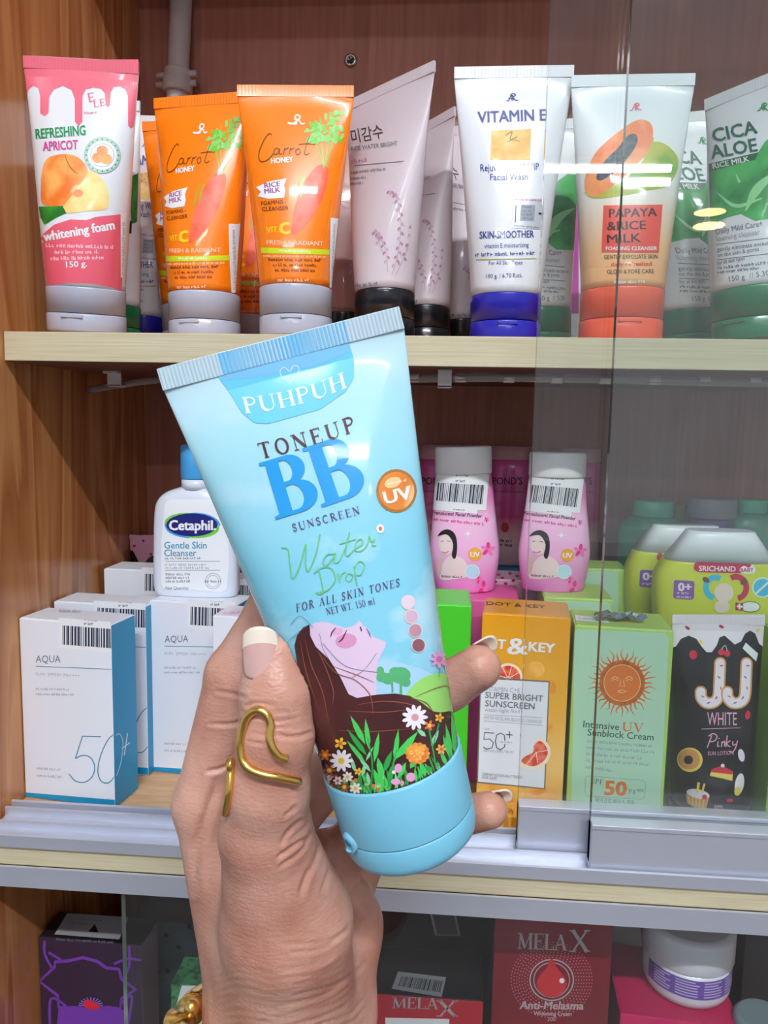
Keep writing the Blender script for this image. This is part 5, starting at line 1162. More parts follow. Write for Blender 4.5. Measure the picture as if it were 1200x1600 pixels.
# milky bottle lying behind the jar and a pen-like stick
ob = atY((1010, 1455), 0.60)
t = thing('lotion_bottle', 'frosted white bottle leaning behind the cream jar', 'bottle', Matrix.Translation((ob[0]-0.008, 0.625, ZFLOOR+0.006)) @ Matrix.Rotation(math.radians(-8), 4, 'Y'))
Loft([(0, .026, .02), (.003, .028, .022), (.16, .028, .022), (.175, .024, .02), (.185, .014, .014), (.2, .013, .013)]).mesh('bottle_body', mat('frosted_white', (170, 172, 186), .5), t, 40)
Loft([(.2, .0145, .0145), (.225, .014, .014), (.227, .012, .012)]).mesh('cap', PWH, t, 32)
DB2 = carton('cream_carton', 'dark blue-grey carton at the lower right picture edge', (1150, 1650), (1260, 1656), (1150, 1420), 0.60, 0.60, 0.06, ZFLOOR, paper('carton_charcoal', (44, 40, 48)), None, None, Zt=-0.35)
LID = thing('cream_jar', 'grey green jar lid at the lower right picture corner', 'jar', Matrix.Translation(atY((1190, 1625), 0.50)*np.array([1, 1, 0])+np.array([0, 0, ZFLOOR+0.0005])))
zt = atY((1190, 1588), 0.50)[2]-ZFLOOR
Loft([(0, .017, .017), (zt*.6, .018, .018)]).mesh('jar_body', JW, LID, 40)
Loft([(zt*.6, .019, .019), (zt-.003, .019, .019), (zt, .016, .016)]).mesh('jar_lid', mat('lid_grey_green', (120, 136, 138), .4), LID, 40)
# ------------------------------------------------------------------ the held sunscreen tube
CYAN = mat('cap_cyan', (120, 192, 220), .38, coat=.12)
def sky_print():
    m = mat('sky_print', (130, 210, 235), .24, coat=1.0); n, l, b = nodes(m)
    tc = n.new('ShaderNodeTexCoord'); sx = n.new('ShaderNodeSeparateXYZ'); l.new(tc.outputs['Object'], sx.inputs[0])
    mr = n.new('ShaderNodeMapRange'); mr.inputs[1].default_value = 0.03; mr.inputs[2].default_value = 0.175; l.new(sx.outputs[2], mr.inputs[0])
    cr = n.new('ShaderNodeValToRGB'); e = cr.color_ramp.elements
    e[0].position = 0; e[0].color = lin((134, 204, 228)); e[1].position = 1; e[1].color = lin((206, 230, 238))
    k = e.new(.5); k.color = lin((128, 204, 228)); k = e.new(.8); k.color = lin((168, 220, 234)); l.new(mr.outputs[0], cr.inputs[0])
    mp = n.new('ShaderNodeMapping'); mp.inputs['Scale'].default_value = (26, 10, 34); mp.inputs['Rotation'].default_value = (0, 0.5, 0); l.new(tc.outputs['Object'], mp.inputs[0])
    nz = n.new('ShaderNodeTexNoise'); nz.inputs['Scale'].default_value = 1.3; nz.inputs['Detail'].default_value = 4; nz.inputs['Roughness'].default_value = .5; l.new(mp.outputs[0], nz.inputs['Vector'])
    r2 = n.new('ShaderNodeMapRange'); r2.inputs[1].default_value = .54; r2.inputs[2].default_value = .66; r2.inputs[4].default_value = .75; l.new(nz.outputs[0], r2.inputs[0])
    mx = n.new('ShaderNodeMixRGB'); mx.inputs[2].default_value = lin((190, 226, 242)); l.new(r2.outputs[0], mx.inputs[0]); l.new(cr.outputs[0], mx.inputs[1]); l.new(mx.outputs[0], b.inputs['Base Color'])
    return m
SKY = sky_print(); CRP = mat('crimp_silver_blue', (186, 208, 220), .3, coat=.4)
BBL, BBR, BBB = atd(246, 577, .235), atd(623, 478, .235), atd(646, 1308, .262)
BB = squeeze_tube('sunscreen_tube', 'light blue sunscreen tube with flower meadow print held in the hand', None, None, 0, 0, 0, 0, 0, SKY, CYAN, None, hc=0.031, crimp=0.0068, bulge=1.5, crimp_mat=CRP, ridges=64, amp=.00022, pose=(BBL, BBR, BBB, 0.0229))
for ch in list(BB.t.children):      # smooth one-piece looking flip cap
    if ch.name.startswith(('cap_', )):
        for g in list(ch.children): bpy.data.objects.remove(g)
        bpy.data.objects.remove(ch)
r = BB.r; hc = BB.hc
Loft([(.0105, r*1.0, r*1.0), (.0110, r*1.004, r*1.004), (hc-.0008, r*1.03, r*1.03), (hc-.0002, r*1.02, r*1.02), (hc, r*.99, r*.99)]).mesh('cap_collar', CYAN, BB.t, 80)
lid = Loft([(0, r*.82, r*.82), (.0004, r*.90, r*.90), (.0016, r*.955, r*.955), (.0036, r*.985, r*.985), (.0098, r*1.0, r*1.0), (.0104, r*.992, r*.992)]).mesh('cap_lid', CYAN, BB.t, 80)
th = math.radians(213)
tb = np.array([r*1.0*math.cos(th), r*1.0*math.sin(th)])
o = tube_mesh('thumb_notch', [(tb[0]*.96, tb[1]*.96, .0115), (tb[0]*1.0, tb[1]*1.0, .0122), (tb[0]*1.035, tb[1]*1.035, .0120)], [.0042, .0038, .0026], CYAN, lid, 14)
o = tube_mesh('notch_hole', [(tb[0]*1.03, tb[1]*1.03, .0118), (tb[0]*1.047, tb[1]*1.047, .0117)], [.0015, .0013], mat('notch_shadow', (40, 110, 150), .5), lid, 10)
a = art(BB, 'illustration', maxpx=6)
TABC = mat('tab_cyan', (104, 200, 230), .3, coat=.4); TABB = mat('tab_blue', (120, 190, 232), .3, coat=.4)
a.poly([(338, 586), (360, 575), (440, 556), (538, 532), (545, 535), (553, 560), (553, 590), (540, 612), (500, 640), (420, 662), (398, 661), (378, 645), (355, 608)], TABC, 1)
a.poly([(336, 578), (537, 527), (545, 540), (546, 549), (500, 570), (440, 584), (380, 592), (348, 594)], TABB, 2)
a.line([(452, 600), (441, 590), (438, 579), (445, 574), (453, 581), (458, 572), (466, 573), (466, 583), (452, 600)], 1.3, mat('pale_cyan_ink', (200, 232, 244), .3), 3, 3)
# girl with flowing hair
FACE = mat('face_lilac', (222, 196, 222), .3, coat=.4); CHK = mat('cheek_pink', (216, 148, 190), .3, coat=.4); HR = mottled('hair_brown', (62, 28, 30), (84, 40, 40), 35, .3, .4); HRL = mat('hair_strand', (150, 84, 66), .35); EYE = mat('lash_ink', (90, 30, 70), .4)
HILL = mat('hill_lime', (152, 214, 108), .3, coat=.4); BUSH = mat('bush_green', (84, 172, 112), .3, coat=.4); HAZE = mat('haze_blue', (166, 208, 236), .3, coat=.4)
a.poly([(590, 1035), (612, 1032), (640, 1040), (660, 1046), (680, 1060), (660, 1090), (590, 1092)], HAZE, 1, 3)
a.ell(712, 1040, 18, 24, mat('pale_sky', (214, 232, 244), .3, coat=.4), 1)
a.poly([(632, 1094), (644, 1072), (662, 1058), (685, 1052), (706, 1057), (722, 1072), (732, 1118), (700, 1122), (660, 1110)], HILL, 2, 3)
for q in ((596, 1057, 9, 8), (606, 1060, 10, 9), (594, 1048, 6, 7), (626, 1055, 15, 13), (617, 1049, 9, 7), (634, 1066, 7, 7)): a.ell(q[0], q[1], q[2], q[3], BUSH, 3)
a.line([(612, 1064), (613, 1082)], 3, BUSH, 3); a.line([(626, 1064), (626, 1084)], 4, BUSH, 3)
a.poly([(485, 978), (492, 973), (503, 971), (516, 973), (526, 977), (538, 981), (548, 979), (555, 976), (561, 969), (565, 973), (567, 978), (573, 980), (576, 985), (578, 990), (584, 995), (594, 999), (603, 1003), (602, 1010), (596, 1022), (590, 1034), (588, 1060), (588, 1088), (560, 1092), (530, 1086), (500, 1040), (486, 1005)], FACE, 3)
a.poly([(484, 975), (474, 980), (465, 992), (461, 1008), (466, 1040), (474, 1070), (480, 1100), (486, 1150), (498, 1195), (508, 1225), (524, 1240), (560, 1248), (620, 1242), (680, 1218), (735, 1170), (731, 1145), (722, 1127), (712, 1114), (700, 1111), (687, 1113), (675, 1111), (660, 1099), (640, 1087), (617, 1083), (587, 1085), (558, 1090), (545, 1084), (532, 1057), (515, 1030), (494, 1010), (485, 992)], HR, 4)
a.ell(541, 1001, 16.5, 11.5, CHK, 4, -8); a.ell(528, 986, 8, 5, mat('cheek_pale', (226, 168, 204), .3), 4, -15)
a.line([(517, 995), (519, 988), (525, 980)], [1, 2, 1], EYE, 5, 4); a.line([(529, 1003), (535, 998), (542, 984)], [1, 2.6, 1], EYE, 5, 4); a.line([(563, 979), (565, 986)], 2, EYE, 5); a.line([(572, 981), (577, 990), (579, 996)], [1, 2.4, 1], mat('lip_ink', (160, 80, 150), .4), 5, 3)
rdn = random.Random(11)
for pts in ([(500, 1020), (525, 1050), (555, 1062), (578, 1085), (583, 1115)], [(497, 1015), (512, 1048), (522, 1080), (520, 1100)], [(520, 1040), (560, 1055), (585, 1066)], [(560, 1100), (600, 1095), (640, 1100), (672, 1115)], [(640, 1090), (665, 1098), (678, 1118)], [(545, 1110), (600, 1112), (650, 1106)], [(478, 1000), (488, 1040), (505, 1080), (515, 1130)], [(470, 1000), (480, 1050), (500, 1110)], [(530, 1140), (580, 1142), (640, 1138)], [(648, 1088), (690, 1072), (718, 1076)]):
    a.line(pts, [.5]+[1.4]*(len(pts)-2)+[.4], HRL, 6, 6)
for pts in ([(490, 980), (470, 962), (455, 975)], [(484, 975), (470, 985), (452, 1000)], [(505, 1005), (540, 1040), (590, 1050)], [(588, 1020), (570, 1045), (550, 1058)], [(500, 990), (505, 1012), (515, 1030)]): a.line(pts, .7, mat('hair_fine', (110, 100, 120), .4), 6, 6)
# meadow
LG1, LG2, LG3 = mat('grass_bright', (70, 200, 90), .3, coat=.4), mat('grass_mid', (40, 160, 70), .3, coat=.4), mat('grass_pale', (140, 210, 160), .3, coat=.4)
def leaf(b_, t_, w_, m, lay=6):
    b_, t_ = np.array(b_, float), np.array(t_, float); d = t_-b_; n_ = np.array([-d[1], d[0]])/np.linalg.norm(d)
    a.poly([b_, b_+d*.3+n_*w_*.5, b_+d*.65+n_*w_*.42, t_, b_+d*.65-n_*w_*.42, b_+d*.3-n_*w_*.5], m, lay)
def flower(x, y, r_, n_, mp_, mc_, lay=7, rc=.35):
    for i in range(n_):
        an = i/n_*6.283; a.ell(x+r_*.62*math.cos(an), y+r_*.62*math.sin(an), r_*.45, r_*.2*(6/n_)**.5+.6, mp_, lay, math.degrees(an), 8)
    a.ell(x, y, r_*rc, r_*rc, mc_, lay+1, n=10)
for b_, t_, w_, m in (((571, 1162), (548, 1117), 9, LG1), ((577, 1170), (571, 1122), 8, LG1), ((574, 1180), (543, 1138), 8, LG2), ((572, 1192), (542, 1155), 7, LG1), ((585, 1190), (592, 1143), 8, LG1), ((580, 1205), (560, 1180), 6, LG3), ((572, 1188), (584, 1165), 4, LG3), ((616, 1190), (622, 1138), 8, LG1), ((618, 1185), (652, 1142), 12, LG1), ((600, 1205), (612, 1172), 9, LG2), ((598, 1215), (590, 1182), 10, LG1), ((606, 1222), (616, 1190), 9, LG2), ((596, 1232), (584, 1200), 10, LG1), ((622, 1215), (634, 1190), 8, LG1), ((700, 1182), (690, 1148), 6, LG1), ((704, 1182), (694, 1130), 7, LG1), ((710, 1180), (703, 1112), 7, LG1), ((714, 1172), (716, 1130), 6, LG2), ((696, 1196), (686, 1172), 7, LG1), ((720, 1170), (724, 1150), 5, LG2), ((664, 1212), (655, 1190), 9, LG1), ((675, 1205), (662, 1196), 8, LG2), ((640, 1200), (650, 1182), 8, LG1), ((664, 1150), (650, 1138), 7, LG3), ((672, 1165), (684, 1140), 7, LG3), ((592, 1240), (600, 1215), 8, LG1), ((556, 1205), (549, 1180), 6, LG3), ((566, 1212), (572, 1190), 6, LG3), ((578, 1225), (574, 1205), 6, LG3)):
    leaf(b_, t_, w_, m)
for pts in ([(680, 1200), (673, 1160), (668, 1135)], [(675, 1165), (684, 1130)], [(606, 1230), (612, 1200), (620, 1170)], [(580, 1238), (582, 1190), (574, 1150)], [(648, 1200), (650, 1180)]): a.line(pts, 2.2, LG2, 6, 4)
for i in range(60):        # finer blades along the foot of the meadow
    x = rdn.uniform(512, 722); yb = float(np.interp(x, (510, 560, 620, 680, 728), (1230, 1243, 1236, 1211, 1172)))-2; h_ = rdn.uniform(12, 40)
    leaf((x, yb), (x+rdn.uniform(-14, 12)-h_*.1, yb-h_), rdn.uniform(2.5, 5.5), rdn.choice((LG1, LG2, LG2, LG3)), 5)
YC = mat('pollen_yellow', (236, 190, 50), .35); PWT = mat('petal_white', (238, 232, 236), .3, coat=.4); PPK = mat('petal_pink', (226, 160, 204), .3, coat=.4); ORF = mottled('marigold', (226, 120, 40), (240, 170, 80), 400); ORD = mat('petal_orange', (214, 110, 50), .35)
flower(647, 1120, 19, 11, PWT, mat('petal_rose', (214, 150, 160), .35), 8, .3); flower(535, 1187, 17, 10, PWT, YC, 8, .28); a.ell(651, 1176, 17, 16, ORF, 8)
for i in range(14): an = i*.45; a.ell(651+15*math.cos(an), 1176+14*math.sin(an), 4, 3.4, ORF, 8, n=8)
for i in range(16): a.ell(651+rdn.uniform(-11, 11), 1176+rdn.uniform(-10, 10), 2, 1.4, mat('marigold_light', (246, 190, 110), .35), 9, n=6)
flower(533, 1160, 9, 5, YC, ORD, 8); flower(669, 1133, 8, 5, ORD, mat('marigold_light'), 8, .4); flower(684, 1121, 7, 5, YC, ORD, 8); flower(687, 1170, 8, 6, mat('petal_peach', (236, 176, 90), .35), ORD, 8); flower(561, 1204, 6, 5, YC, ORD, 8); flower(510, 1178, 9, 6, ORD, YC, 8); flower(517, 1202, 10, 6, mat('petal_brown', (150, 84, 50), .35), YC, 8); flower(545, 1212, 8, 7, PWT, YC, 8); flower(557, 1230, 9, 7, PWT, YC, 8); flower(512, 1216, 8, 7, PWT, ORD, 8); flower(530, 1218, 7, 6, PWT, ORD, 8); flower(540, 1228, 9, 6, mat('petal_brown'), YC, 7); flower(520, 1228, 8, 6, mat('petal_brown'), YC, 7)
a.ell(622, 1199, 6, 7, PPK, 8); a.ell(641, 1213, 7, 7, PPK, 8); a.ell(618, 1220, 7, 5, PPK, 8); a.ell(628, 1222, 3, 4, mat('petal_rose'), 9); a.ell(615, 1205, 3, 3, PWT, 9, n=8)
flower(684, 1030, 13, 8, PPK, mat('petal_mauve', (200, 110, 170), .35), 6, .4); a.line([(686, 1042), (684, 1058)], 1.2, BUSH, 5)
for q in ((712, 1018), (715, 1030), (707, 1060), (714, 1062), (716, 1045)): a.ell(q[0], q[1], 2.2, 5, mat('leaf_dark', (40, 90, 60), .4), 6, 20, 8)
for i in range(16):
    x = rdn.uniform(508, 600); yb = float(np.interp(x, (510, 560, 620), (1226, 1240, 1233))); a.ell(x, yb-rdn.uniform(2, 40)*(1-(x-508)/130), rdn.uniform(2, 4), rdn.uniform(1.6, 3.4), mat(rdn.choice(('petal_brown', 'petal_orange', 'petal_white', 'petal_rose')), (150, 84, 50), .35), 6, n=8)
# dots, badge
for q, c in (((637, 941), (226, 206, 224)), ((642, 963), (212, 176, 198)), ((648, 985), (190, 142, 158)), ((653, 1008), (140, 84, 98))): a.ell(q[0], q[1], 11, 11.5, mat('dot_rim', (232, 214, 214), .3), 3); a.ell(q[0], q[1], 9.6, 10, mat('tone_%d' % c[0], c, .3, coat=.4), 4)
a.ell(619, 767, 31.5, 34, mat('badge_gold', (196, 136, 70), .25, metal=.5), 2); a.ell(619, 767, 27.5, 30, mottled('badge_amber', (222, 130, 50), (246, 206, 150), 60), 3); a.ell(613, 754, 13, 8, mat('badge_glow', (246, 200, 140), .25), 4, -20)
a.ell(594, 826, 6, 7, mat('petal_white'), 3); a.ell(594, 826, 2.6, 3.4, mat('petal_orange'), 4, n=10)
a.to('lettering')
PW = mat('white_ink_soft', (226, 240, 246), .35); MRN = mat('maroon_ink', (78, 24, 40), .4); BLU = mat('bright_blue_ink', (26, 150, 220), .3, coat=.4); PLI = mat('plum_text', (86, 60, 110), .4); WGR = mat('script_green', (110, 190, 130), .35)
a.serif('PUHPUH', (384, 646), (542, 606), 25, PW, .0, 4, 7, .1)
a.serif('TONEUP', (409, 717), (556, 674), 25, MRN, .0, 4, 3, .3)
a.big_b((431, 812), (504, 790), 92, BLU); a.big_b((503, 793), (577, 768), 97, BLU)
a.serif('SUNSCREEN', (459, 831), (563, 803), 12.5, PLI, 0, 4, 0, .3)
a.line([(440, 856), (450, 858), (453, 880), (458, 904), (470, 880), (478, 850), (478, 880), (482, 892), (493, 868), (500, 835)], 2.2, WGR, 4, 6)
a.line([(523, 866), (512, 866), (505, 878), (510, 884), (520, 872), (524, 864), (522, 878), (530, 876), (540, 855), (546, 832), (540, 862), (544, 868), (554, 858)], 2, WGR, 4, 6); a.line([(530, 850), (556, 842)], 1.8, WGR, 4)
a.line([(554, 858), (566, 850), (564, 842), (556, 848), (556, 860), (566, 860), (574, 850), (577, 838), (580, 846), (586, 842), (582, 852), (588, 852)], 1.9, WGR, 4, 6)
a.line([(498, 890), (505, 925), (494, 926), (512, 922), (524, 905), (518, 888), (503, 887), (490, 896)], 2, WGR, 4, 6); a.line([(528, 895), (531, 910), (533, 898), (541, 893)], 1.8, WGR, 4, 5); a.line([(545, 895), (540, 903), (546, 908), (552, 900), (545, 895)], 1.8, WGR, 4, 5); a.line([(553, 885), (558, 915), (554, 890), (562, 877), (570, 884), (563, 898), (557, 898)], 1.8, WGR, 4, 5)
a.serif('FOR ALL SKIN TONES', (464, 956), (624, 916), 12.5, PLI, .18, 4, 0, .28); a.serif('NET WT. 150 ml', (511, 961), (586, 944), 11, PLI, 0, 4, 0, .12)
a.text('UV', (602, 788), (643, 778), 19, WHITE, 0.03, layer=6); a.tiny((606, 758), (634, 752), 4, WHITE, 4, 5)
a.build(BB.t)
# blue band on the crimped seal
cz = BB.H-0.0068; k0, k1 = -BB.aT+BB.aT*2*(340-246)/377.0, -BB.aT+BB.aT*2*(539-246)/377.0
v = []; f = []; n = 128
for z_ in (cz+.0001, BB.H-.0003):
    for i in range(n+1): v.append((k0+(k1-k0)*i/n, -(0.00112+(0.00024 if (i//2) % 2 else 0)), z_))
for i in range(n): f.append((i, i+1, n+2+i, n+1+i))
pyobj('crimp_band', v, f, mat('tab_blue'), BB.crimp)
# ------------------------------------------------------------------ the hand
def C3(x, y, d): return atd(x, y, d)
def cap_sdf(P, a_, b_, ra, rb):
    ab = b_-a_; t_ = np.clip(((P-a_) @ ab)/(ab @ ab), 0, 1)
    return np.linalg.norm(P-(a_+t_[..., None]*ab), axis=-1)-(ra+(rb-ra)*t_)
def smin(a_, b_, k):
    h = np.clip(0.5+0.5*(b_-a_)/k, 0, 1); return b_*(1-h)+a_*h-k*h*(1-h)
mm = 0.001
PALM = [((430, 1600, .298), 26, (432, 2150, .33), 30), ((470, 1600, .305), 25.5, (480, 2150, .335), 30),
        ((324, 1255, .287), 12.3, (408, 1560, .298), 20), ((400, 1340, .310), 13, (450, 1580, .305), 22),
        ((455, 1400, .318), 13, (480, 1590, .306), 20), ((542, 1440, .313), 13, (528, 1580, .305), 14.5), ((500, 1340, .318), 11, (540, 1450, .314), 12.5)]
FING = [[((324, 1255, .287), 12.3), ((366, 1055, .284), 10.4), ((425, 955, .283), 9.2), ((520, 935, .288), 8)],
        [((400, 1340, .310), 12), ((540, 1180, .312), 10), ((640, 1108, .293), 9.0), ((700, 1072, .283), 8.8), ((748, 1043, .276), 8.0)],
        [((455, 1400, .318), 12), ((560, 1310, .318), 10), ((670, 1284, .297), 8.4), ((764, 1266, .280), 6.6)],
        [((530, 1440, .318), 11), ((548, 1400, .330), 9), ((570, 1350, .328), 8)]]
THUMB = [((452, 1560, .288), 25), ((447, 1440, .268), 22.5), ((415, 1300, .252), 14.6), ((420, 1235, .245), 12.4), ((431, 1150, .240), 11.3), ((433, 1085, .2405), 10.9), ((428, 1024, .2425), 9.8)]
def thumb_sdf(P, full=True):
    d = None
    ch = THUMB if full else THUMB[2:]
    for (p, r0), (q, r1) in zip(ch[:-1], ch[1:]):
        s_ = cap_sdf(P, C3(*p), C3(*q), r0*mm, r1*mm); d = s_ if d is None else smin(d, s_, .004)
    return d
_MI = np.linalg.inv(M2np(BB.M))
def held_sdf(P):
    """distance to the held tube: the flesh yields to it"""
    q = P @ _MI[:3, :3].T+_MI[:3, 3]; z_ = q[..., 2]
    a_, b_, e_ = BB.loft.at(np.clip(z_, BB.hc, BB.H)); low = z_ < BB.hc+.0005; R_ = BB.r*1.035
    a_ = np.where(low, R_, a_); b_ = np.where(low, R_, b_)
    k_ = np.hypot(q[..., 0]/a_, q[..., 1]/b_); d_ = (k_-1)*np.minimum(a_, np.maximum(b_, .004))
    return np.maximum(d_, np.maximum(-z_, z_-BB.H))
def hand_sdf(P):
    d = None
    for p, r0, q, r1 in PALM:
        s_ = cap_sdf(P, C3(*p), C3(*q), r0*mm, r1*mm); d = s_ if d is None else smin(d, s_, .010)
    for ch in FING:
        g = None
        for (p, r0), (q, r1) in zip(ch[:-1], ch[1:]):
            s_ = cap_sdf(P, C3(*p), C3(*q), r0*mm, r1*mm); g = s_ if g is None else smin(g, s_, .003)
        d = smin(d, g, .004)
    py = proj(P)[..., 1]
    k = 0.0015+0.0115*np.clip((py-1225)/150, 0, 1)
    return np.maximum(smin(d, thumb_sdf(P), k), .0009-held_sdf(P))
def sdf_grad(f, P, h=2e-4):
    g = np.stack([f(P+np.eye(3)[i]*h)-f(P-np.eye(3)[i]*h) for i in range(3)], -1)
    return g/np.maximum(np.linalg.norm(g, axis=-1, keepdims=True), 1e-9)
def hit(f, x, y, off=0.0, d0=0.18, d1=0.36):
    """first point along a line of sight where the field equals off, else its closest approach"""
    D = np.linspace(d0, d1, 900); P = ray(x, y)[None, :]*D[:, None]; v = f(P)-off
    i = np.argmax(v < 0) if (v < 0).any() else int(np.argmin(v))
    if i > 0 and v[i] < 0:
        t_ = v[i-1]/(v[i-1]-v[i]); return P[i-1]+(P[i]-P[i-1])*t_
    return P[i]
def surface_nets(f, lo, hi, h):
    n = [int(math.ceil((hi[i]-lo[i])/h))+1 for i in range(3)]
    ax = [lo[i]+h*np.arange(n[i]) for i in range(3)]
    V = np.empty(n)
    for i in range(n[0]):
        Y_, Z_ = np.meshgrid(ax[1], ax[2], indexing='ij'); V[i] = f(np.stack([np.full_like(Y_, ax[0][i]), Y_, Z_], -1))
    S = V < 0
    c = [S[i:n[0]-1+i, j:n[1]-1+j, k:n[2]-1+k] for i in (0, 1) for j in (0, 1) for k in (0, 1)]
    tot = sum(q.astype(np.int8) for q in c); act = (tot > 0) & (tot < 8)
    idx = -np.ones(act.shape, int); idx[act] = np.arange(act.sum())
    ii = np.argwhere(act); P = np.zeros((len(ii), 3)); W = np.zeros(len(ii))
    off = [(0, 0, 0), (1, 0, 0), (0, 1, 0), (0, 0, 1), (1, 1, 0), (1, 0, 1), (0, 1, 1), (1, 1, 1)]
    ed = [(a_, b_) for a_ in off for b_ in off if sum(abs(a_[t]-b_[t]) for t in range(3)) == 1 and a_ < b_]
    for a_, b_ in ed:
        va = V[ii[:, 0]+a_[0], ii[:, 1]+a_[1], ii[:, 2]+a_[2]]; vb = V[ii[:, 0]+b_[0], ii[:, 1]+b_[1], ii[:, 2]+b_[2]]
        m_ = (va < 0) != (vb < 0); t_ = np.where(m_, va/np.where(m_, va-vb, 1), 0)
        p = np.array(a_)+(np.array(b_)-np.array(a_))*t_[:, None]; P[m_] += p[m_]; W[m_] += 1
    P = P/W[:, None]+ii; P = np.array(lo)+P*h
    F = []
    for d in range(3):
        e1, e2 = [(1, 2), (2, 0), (0, 1)][d]
        sl0 = [slice(1, -1)]*3; sl1 = [slice(1, -1)]*3; sl0[d] = slice(0, -1); sl1[d] = slice(1, None)
        a_, b_ = S[tuple(sl0)], S[tuple(sl1)]
        for flip, m_ in ((False, a_ & ~b_), (True, ~a_ & b_)):
            q = np.argwhere(m_)
            for t in range(3):
                if t != d: q[:, t] += 1
            u1 = np.eye(3, dtype=int)[e1]; u2 = np.eye(3, dtype=int)[e2]
            g = [idx[tuple((q+o_).T)] for o_ in (-u1-u2, -u2, 0*u1, -u1)]
            fa = np.stack(g, -1); F.append(fa if not flip else fa[:, ::-1])
    F = np.concatenate(F); F = F[(F >= 0).all(1)]
    return P, F
pts = np.array([C3(*p) for c_ in PALM for p in (c_[0], c_[2])]+[C3(*p) for ch in FING+[THUMB] for p, _ in ch])
lo = pts.min(0)-0.034; hi = pts.max(0)+0.034
P, Fq = surface_nets(hand_sdf, lo, hi, 0.0014)
def subdiv(P, F):
    E = np.sort(np.concatenate([F[:, [i, (i+1) % 4]] for i in range(4)]), 1); U, inv = np.unique(E, axis=0, return_inverse=True); inv = inv.reshape(4, -1)
    n = len(P); e = [n+inv[i] for i in range(4)]; c = n+len(U)+np.arange(len(F))
    P2 = np.concatenate([P, P[U].mean(1), P[F].mean(1)])
    return P2, np.concatenate([np.stack([F[:, i], e[i], c, e[(i+3) % 4]], 1) for i in range(4)])
P = P-sdf_grad(hand_sdf, P)*hand_sdf(P)[:, None]
P, Fq = subdiv(P, Fq)
for _ in range(2):
    P = P-sdf_grad(hand_sdf, P)*hand_sdf(P)[:, None]
# folds and wrinkles pressed into the skin
N = sdf_grad(hand_sdf, P); pp = proj(P); vis = np.clip((-(N*(P/np.linalg.norm(P, axis=1, keepdims=True))).sum(1)-0.05)*4, 0, 1)
CRE = [([(386, 1103), (400, 1099), (428, 1102)], .45, 2.5), ([(390, 1119), (428, 1127), (466, 1122)], .3, 2.5), ([(388, 1160), (411, 1162)], .4, 2.2), ([(436, 1150), (460, 1152), (486, 1145)], .55, 3), ([(425, 1138), (455, 1136)], .25, 2), ([(395, 1146), (415, 1149), (440, 1146)], .3, 2), ([(430, 1112), (450, 1112)], .25, 2),
       ([(330, 1131), (358, 1132), (379, 1127)], .5, 3), ([(325, 1205), (340, 1203), (354, 1197)], .55, 3), ([(340, 1080), (366, 1085), (383, 1090)], .3, 3),
       ([(340, 1225), (322, 1275), (306, 1336), (302, 1390)], .7, 7), ([(477, 1311), (455, 1325), (434, 1340)], .5, 3), ([(470, 1282), (450, 1300), (440, 1318)], .4, 3), ([(486, 1300), (470, 1330), (440, 1352)], .35, 3), ([(462, 1262), (445, 1275)], .35, 3), ([(503, 1315), (490, 1350), (470, 1390)], .3, 4), ([(520, 1345), (505, 1390)], .3, 4), ([(480, 1362), (470, 1400)], .3, 4)]
rdh = random.Random(5)
for i in range(13):
    y0 = 1445+i*12; x0 = 430+rdh.uniform(-25, 30); x1 = 556+rdh.uniform(-8, 18)
    CRE.append(([(x0, y0+30+i*1.5), ((x0+x1)/2, y0+26+rdh.uniform(-3, 3)), (x1-20, y0+8), (x1, y0-14)], .13+.1*rdh.random(), rdh.uniform(2.2, 4)))
for i in range(9):
    y0 = 1515+i*11; CRE.append(([(336+i*2, y0+2), (375, y0-3+rdh.uniform(-3, 3)), (430, y0+8)], .09, 3))
disp = np.zeros(len(P))
for pl, dep, wd in CRE:
    q = np.array(catmull(pl, 8)); dm = np.full(len(P), 1e9); tt = np.zeros(len(P))
    near = (pp[:, 0] > q[:, 0].min()-20) & (pp[:, 0] < q[:, 0].max()+20) & (pp[:, 1] > q[:, 1].min()-20) & (pp[:, 1] < q[:, 1].max()+20)
    ix = np.where(near)[0]
    if len(ix) == 0: continue
    d = np.linalg.norm(pp[ix][:, None, :]-q[None], axis=2); m_ = d.min(1); t_ = d.argmin(1)/(len(q)-1)
    disp[ix] -= 1.7*dep*mm*np.exp(-(m_/wd)**2)*np.minimum(1, 4*np.minimum(t_, 1-t_)+.35)
    disp[ix] += dep*mm*.45*np.exp(-((m_-2.2*wd)/wd)**2)
P = P+N*(disp*vis)[:, None]
